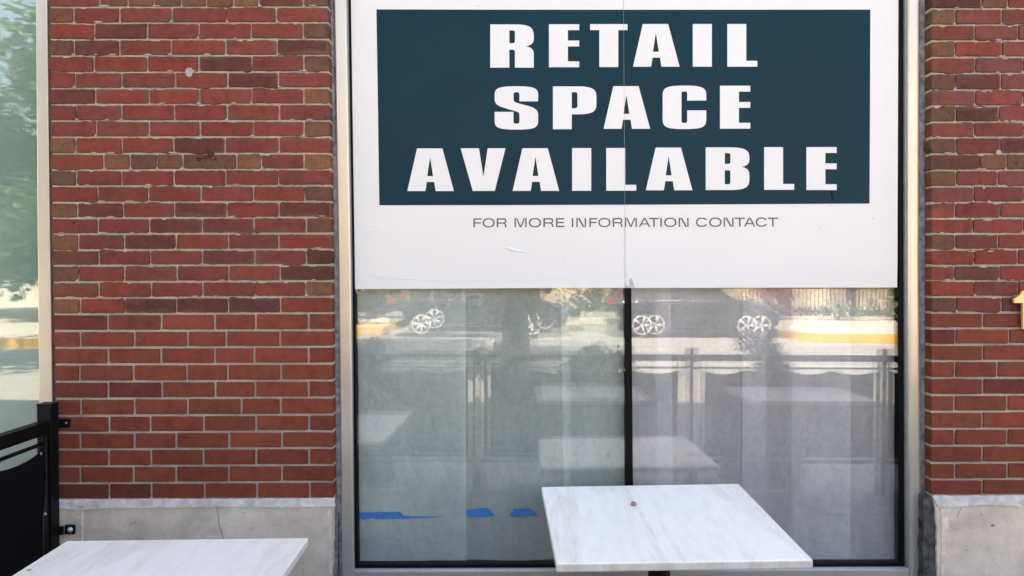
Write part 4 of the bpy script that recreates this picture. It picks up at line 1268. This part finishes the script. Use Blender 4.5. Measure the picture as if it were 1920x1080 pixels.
for k, (a, b) in enumerate(ops):
    for zz in (3.8, 6.6):
        mb = MB(); mb.box(a, b, -30.03, -29.99, zz, zz + 1.6); o = mb.build("window", M['darkwin'], fb)
        mb = MB(); mb.box(a - .05, b + .05, -29.98, -29.9, zz - .1, zz); mb.build("sill", M['limestone'], o)
mb = MB(); mb.box(4.2, 27.3, -38.3, -29.7, 9.5, 9.8); mb.build("roof", M['concrete'], fb)
cb = thing("added_cream_building", (-8, -34, .1), "added cream building across the street, reflecting warm light from behind the hedge", "building")  # added sunlit wall, there to give the window frames a warm reflection
M['cream'] = simple("cream_render", (.55, .47, .36), .85, 0, .1, 2)
mb = MB(); mb.box(-24, 3.6, -44, -34, .1, 10.5); mb.build("wall", M['cream'], cb)
mb = MB(); mb.box(-24.2, 3.8, -44.2, -33.8, 10.5, 10.8); mb.build("roof", M['concrete'], cb)
for k in range(8):
    for zz in (1.0, 4.2, 7.4):
        x = -22.6 + k * 3.2
        mb = MB(); mb.box(x, x + 1.3, -33.995, -33.93, zz, zz + 1.8); o = mb.build("window", M['darkwin'], cb)
        mb = MB(); mb.box(x - .08, x + 1.38, -33.995, -33.86, zz - .12, zz); mb.build("sill", M['limestone'], o)
ff = thing("iron_fence", (13, -24.6, .1), "black iron picket fence in front of the beige building", "fence")
mb = MB()
for k in range(96): 
    x = 7.0 + k * .15; mb.box(x - .011, x + .011, -24.611, -24.589, .15, 1.15)
mb.build("picket", M['black'], ff)["kind"] = "stuff"
mb = MB(); mb.box(6.95, 21.4, -24.62, -24.58, 1.05, 1.09); mb.box(6.95, 21.4, -24.62, -24.58, .2, .24); mb.build("rail", M['black'], ff)

# ---- parked cars
M['navy_paint'] = simple("dark_blue_car_paint", (.024, .036, .066), .08, .35, .1, 2, .8)
M['black_paint'] = simple("grey_black_car_paint", (.034, .040, .052), .07, .35, .1, 2, .8)
M['car_glass'] = simple("tinted_car_glass", (.02, .026, .028), .04, 0, .1, 2, .8)
M['rubber'] = simple("tyre_rubber", (.018, .018, .018), .8, 0, .2, 30)
M['alloy'] = simple("alloy_wheel", (.90, .91, .93), .30, .15, .05, 10)
M['chrome'] = simple("chrome_trim", (.75, .77, .8), .12, 1.0, .03, 10)
M['lamp_red'] = simple("red_tail_lamp", (.45, .02, .02), .2, 0, .1, 10)
M['lamp_clear'] = simple("clear_head_lamp", (.7, .72, .75), .1, .3, .1, 10)
def car(x_r, x_f, y_near, paint, label, spokes, trim, seed):
    """x_r / x_f: rear and front axle, y_near: side facing the shop"""
    wb = x_f - x_r
    L0, L1 = x_r - .92, x_f + .95
    w_ = 1.84; yc = y_near - w_ / 2
    t = thing("parked_car", ((x_r + x_f) / 2, yc, ZR), label, "car", "cars parked across the street")
    X = lambda s: L0 + (L1 - L0) * s
    # station: s, sill z, belt z, roof z, half width, roof half width
    st = [(0.0, .45, .80, .95, .70, .62), (.015, .34, .85, 1.02, .82, .68), (.05, .27, .93, 1.28, .89, .64), (.12, .23, .96, 1.52, .92, .64),
          (.25, .22, .97, 1.62, .92, .65), (.42, .22, .96, 1.64, .92, .66), (.56, .22, .95, 1.59, .92, .65), (.665, .22, .95, 1.30, .92, .70),
          (.735, .22, .95, 1.06, .92, .78), (.80, .22, .92, 1.02, .92, .80), (.90, .23, .84, .94, .90, .74), (.96, .26, .72, .84, .84, .62), (.99, .32, .62, .70, .74, .50), (1.0, .40, .56, .60, .62, .42)]
    secs = []
    for s, sill, belt, roof, hw, rw in st:
        half = [(hw * .80, sill), (hw * .97, sill + .08), (hw * 1.0, (sill + belt) * .5), (hw * .985, belt - .05), (hw * .95, belt), (rw, max(belt + .005, roof - .07)), (rw * .8, roof - .012), (rw * .35, roof)]
        secs.append([(X(s), yc + y, ZR + z) for y, z in half] + [(X(s), yc - y, ZR + z) for y, z in reversed(half)])
    n = len(secs[0])
    body, glass = MB(), MB()
    body.add([p for s in secs for p in s], [])
    def face(ids, g):
        tgt = glass if g else body
        if g: 
            pts = [body.v[i] for i in ids]
            c = sum(pts, Vector()) / 4
            nr = (pts[1] - pts[0]).cross(pts[2] - pts[0]).normalized()
            if nr.dot(c - Vector((c.x, yc, ZR + .8))) < 0: nr = -nr
            pts = [c + (p - c) * .93 + nr * .004 for p in pts]
            glass.add(pts, [(0, 1, 2, 3)])
        body.f.append(ids); body.c.append(None); body.sm.append(True)
    for i in range(len(secs) - 1):
        for k in range(n - 1):
            ids = [i * n + k, i * n + k + 1, (i + 1) * n + k + 1, (i + 1) * n + k]
            side = k in (4, 10); top = k in (5, 6, 7, 8, 9)
            g = (side and 3 <= i <= 6) or (top and i in (6, 7)) or (top and i in (1, 2))
            face(ids, g)
        body.f.append([i * n + n - 1, i * n, (i + 1) * n, (i + 1) * n + n - 1]); body.c.append(None); body.sm.append(False)
    body.f.append(list(range(n))); body.c.append(None); body.sm.append(False)
    body.f.append(list(range((len(secs) - 1) * n, len(secs) * n))); body.c.append(None); body.sm.append(False)
    bo = body.build("body", paint, t)
    # wheel arches cut out of the body
    cut = MB()
    for ax in (x_r, x_f):
        for sy in (1, -1):
            cut.lathe([(.385, -.17), (.385, .17)], (ax, yc + sy * (w_ / 2 - .10), ZR + .345), 'y', 40)
    cu = cut.build("arch_cutter", paint)
    m = bo.modifiers.new("arches", 'BOOLEAN'); m.object = cu; m.operation = 'DIFFERENCE'; m.solver = 'EXACT'
    cu.location = (0, 0, 0)
    dg = bpy.context.evaluated_depsgraph_get()
    me2 = bpy.data.meshes.new_from_object(bo.evaluated_get(dg))
    bo.modifiers.clear(); old = bo.data; bo.data = me2
    bpy.data.objects.remove(cu)
    glass.build("window", M['car_glass'], t)
    for ax in (x_r, x_f):
        for sy in (1, -1):
            yo = yc + sy * (w_ / 2 - .11)
            c = (ax, yo, ZR + .345)
            wh = MB(); wh.lathe([(.225, -.10), (.31, -.105), (.338, -.085), (.345, -.04), (.345, .04), (.338, .085), (.31, .105), (.225, .10)], c, 'y', 36)
            tyre = wh.build("wheel", M['rubber'], t)
            rim = MB(); f_ = sy * .104
            rim.lathe([(.05, f_ * .75), (.05, f_ * 1.02), (.03, f_ * 1.08)], c, 'y', 16)
            ring = [(.258, f_ * .92), (.258, f_ * 1.03), (.222, f_ * 1.03), (.222, f_ * .6)]
            N_ = 36; vs = []
            for rr_, h in ring: vs += [(c[0] + rr_ * cos(2 * pi * k / N_), c[1] + h, c[2] + rr_ * sin(2 * pi * k / N_)) for k in range(N_)]
            rim.add(vs, [(i * N_ + k, i * N_ + (k + 1) % N_, (i + 1) * N_ + (k + 1) % N_, (i + 1) * N_ + k) for i in range(3) for k in range(N_)], smooth=True)
            for k in range(spokes):
                for da in (-.12, .12):
                    a = 2 * pi * k / spokes + seed; a2 = a + da
                    p0 = Vector((c[0] + .04 * cos(a), c[1] + f_ * .95, c[2] + .04 * sin(a))); p1 = Vector((c[0] + .232 * cos(a2), c[1] + f_ * .97, c[2] + .232 * sin(a2)))
                    rim.tube([p0, p1], [.020, .017], 6)
            rim.build("rim", M['alloy'], tyre)
    for sy in (1, -1):
        mb = MB(); z = ZR + .66
        y = yc + sy * .66
        mb.add([(X(.93), y + sy * .165, z + .12), (X(.985), y + sy * .02, z + .05), (X(.995), y - sy * .05, z - .02), (X(.95), y + sy * .15, z + .0),
                (X(.92), y, z + .14), (X(.97), y - sy * .1, z + .07), (X(.97), y - sy * .1, z - .02), (X(.93), y, z)],
               [(0, 1, 2, 3), (4, 5, 6, 7), (0, 1, 5, 4), (1, 2, 6, 5), (2, 3, 7, 6), (3, 0, 4, 7)])
        mb.build("headlight", M['lamp_clear'], t, .01)
        mb = MB(); z = ZR + .88; ys = sorted((yc + sy * .60, yc + sy * .86))
        mb.box(X(.004), X(.05), ys[0], ys[1], z, z + .16); mb.build("tail_light", M['lamp_red'], t, .02)
        mb = MB(); mb.lathe([(.02, -.10), (.085, -.08), (.095, 0), (.085, .06), (.02, .08)], (X(.70), yc + sy * 1.0, ZR + 1.02), 'y', 14); mb.build("wing_mirror", paint, t)
        mb = MB()
        for zz in (.86,): 
            for s0 in (.33, .50): mb.tube([(X(s0), yc + sy * .925, ZR + zz), (X(s0 + .035), yc + sy * .925, ZR + zz)], .014, 8)
        mb.build("handle", M['chrome'] if trim else paint, t)
        if trim:
            mb = MB()
            for zz in (.30, .36): mb.box(x_r + .45, x_f - .45, yc + sy * .925 - .01, yc + sy * .925 + .012, ZR + zz, ZR + zz + .022)
            mb.build("sill_trim", M['chrome'], t, .004)
        mb = MB(); mb.tube([(X(.13), yc + sy * .885, ZR + .985), (X(.4), yc + sy * .885, ZR + .985), (X(.66), yc + sy * .885, ZR + .975)], .012, 6); mb.build("belt_trim", M['chrome'], t)
    return t
car(-2.38, .53, -16.30, M['navy_paint'], "dark blue parked crossover with silver sill trim, across the street", 7, True, .3)
car(3.42, 6.18, -16.30, M['black_paint'], "black parked car with five double spoke alloy wheels, across the street", 5, False, 0)

# ---- the photographer, standing outside the fence and mirrored in the pane
M['dark_cloth'] = simple("dark_cotton", (.012, .013, .018), .9, 0, .3, 60)
M['skin'] = simple("skin", (.42, .26, .19), .5, 0, .08, 40)
M['hair'] = simple("dark_hair", (.02, .014, .010), .6, 0, .3, 80)
def skinned(name, mat, nodes, edges, parent, sub=2):
    me = bpy.data.meshes.new(name)
    off = origin(parent)
    me.from_pydata([Vector(p) - off for p, _ in nodes], edges, [])
    me.materials.append(mat)
    o = bpy.data.objects.new(name, me); COL.objects.link(o); o.parent = parent
    sk = o.modifiers.new("skin", 'SKIN'); sk.use_smooth_shade = True
    for v, (_, rd) in zip(me.skin_vertices[0].data, nodes): v.radius = rd if isinstance(rd, tuple) else (rd, rd)
    me.skin_vertices[0].data[0].use_root = True
    s_ = o.modifiers.new("sub", 'SUBSURF'); s_.levels = sub; s_.render_levels = sub
    return o
PX, PY = 0.0, -3.42
pe = thing("person", (PX, PY, 0), "person in dark clothes outside the fence, holding up a phone", "person")
N = [((PX, PY, .98), (.155, .11)), ((PX, PY, 1.15), (.135, .10)), ((PX, PY, 1.32), (.16, .11)), ((PX, PY, 1.43), (.13, .085)), ((PX, PY + .02, 1.50), (.058, .058)),
     ((PX, PY + .03, 1.56), (.055, .055)), ((PX, PY + .04, 1.66), (.075, .095)), ((PX, PY + .035, 1.74), (.06, .075))]
E = [(i, i + 1) for i in range(7)]
for s_ in (1, -1):
    b = len(N)
    N += [((PX + s_ * .185, PY + .0, 1.42), .058), ((PX + s_ * .25, PY + .06, 1.13), .043), ((PX + s_ * .12, PY + .32, 1.40), .033), ((PX + s_ * .075, PY + .42, 1.53), (.024, .03)), ((PX + s_ * .06, PY + .44, 1.57), (.02, .034))]
    E += [(3, b), (b, b + 1), (b + 1, b + 2), (b + 2, b + 3), (b + 3, b + 4)]
    b = len(N)
    N += [((PX + s_ * .095, PY, .90), (.092, .095)), ((PX + s_ * .10, PY + .02, .50), (.06, .062)), ((PX + s_ * .105, PY - .02, .10), (.04, .042)), ((PX + s_ * .11, PY + .03, .045), (.045, .04)), ((PX + s_ * .12, PY + .16, .035), (.042, .03))]
    E += [(0, b), (b, b + 1), (b + 1, b + 2), (b + 2, b + 3), (b + 3, b + 4)]
skinned("body", M['skin'], N, E, pe)
sh = [((PX, PY, .92), (.175, .13)), ((PX, PY, 1.15), (.155, .118)), ((PX, PY, 1.32), (.175, .125)), ((PX, PY, 1.43), (.142, .10))]
se = [(0, 1), (1, 2), (2, 3)]
for s_ in (1, -1):
    b = len(sh)
    sh += [((PX + s_ * .188, PY, 1.42), .072), ((PX + s_ * .255, PY + .06, 1.125), .058), ((PX + s_ * .13, PY + .31, 1.385), .045)]
    se += [(3, b), (b, b + 1), (b + 1, b + 2)]
skinned("jacket", M['dark_cloth'], sh, se, pe)
tr_ = [((PX, PY, .97), (.165, .12)), ((PX, PY, .90), (.15, .118))]; te = [(0, 1)]
for s_ in (1, -1):
    b = len(tr_)
    tr_ += [((PX + s_ * .095, PY, .86), (.10, .105)), ((PX + s_ * .10, PY + .02, .50), (.075, .078)), ((PX + s_ * .105, PY - .015, .09), (.06, .065))]
    te += [(1, b), (b, b + 1), (b + 1, b + 2)]
skinned("trousers", M['dark_cloth'], tr_, te, pe)
for s_ in (1, -1):
    skinned("shoe", M['black'], [((PX + s_ * .108, PY - .04, .05), (.05, .045)), ((PX + s_ * .112, PY + .06, .05), (.052, .04)), ((PX + s_ * .122, PY + .19, .038), (.045, .03))], [(0, 1), (1, 2)], pe)
    for q in range(4):       # fingers folded round the edge of the phone
        z = 1.615 - q * .019; x = PX + s_ * .062
        skinned("finger", M['skin'], [((x, PY + .435, z - .02), .010), ((x + s_ * .022, PY + .470, z - .006), .009), ((x + s_ * .020, PY + .497 - .004 * q, z + .002), .0085), ((x + s_ * .008, PY + .474, z + .004), .0075)], [(0, 1), (1, 2), (2, 3)], pe, 1)
    skinned("thumb", M['skin'], [((PX + s_ * .062, PY + .425, 1.565), .012), ((PX + s_ * .078, PY + .430, 1.59), .011), ((PX + s_ * .060, PY + .446, 1.612), .009)], [(0, 1), (1, 2)], pe, 1)
mb = MB(); mb.lathe([(.02, .118), (.06, .105), (.088, .07), (.098, .02), (.098, -.03), (.085, -.06)], (PX, PY + .012, 1.70), 'z', 20); mb.build("hair", M['hair'], pe)
mb = MB()
for s_ in (1, -1): mb.lathe([(.003, .011), (.009, .006), (.011, 0), (.009, -.006), (.003, -.011)], (PX + s_ * .031, PY + .122, 1.665), 'z', 10)
mb.build("eye", M['gasket'], pe)
skinned("nose", M['skin'], [((PX, PY + .125, 1.668), .008), ((PX, PY + .146, 1.638), .012), ((PX, PY + .132, 1.628), .009)], [(0, 1), (1, 2)], pe, 1)
M['lip'] = simple("lip", (.30, .12, .10), .5)
skinned("mouth", M['lip'], [((PX - .022, PY + .118, 1.606), .004), ((PX, PY + .128, 1.607), .006), ((PX + .022, PY + .118, 1.606), .004)], [(0, 1), (1, 2)], pe, 1)
for s_ in (1, -1): skinned("ear", M['skin'], [((PX + s_ * .083, PY + .03, 1.63), .010), ((PX + s_ * .090, PY + .02, 1.66), .014), ((PX + s_ * .086, PY + .025, 1.685), .010)], [(0, 1), (1, 2)], pe, 1)
ph = MB(); ph.box(-.072, .072, -2.958, -2.950, 1.565, 1.637)
po = ph.build("mobile_phone", M['black'], None, .003); tag(po, "black phone held sideways in the person's hands", "phone")
mb = MB(); mb.box(-.066, .066, -2.9595, -2.9582, 1.570, 1.632); s1 = mb.build("screen", M['car_glass'], po)
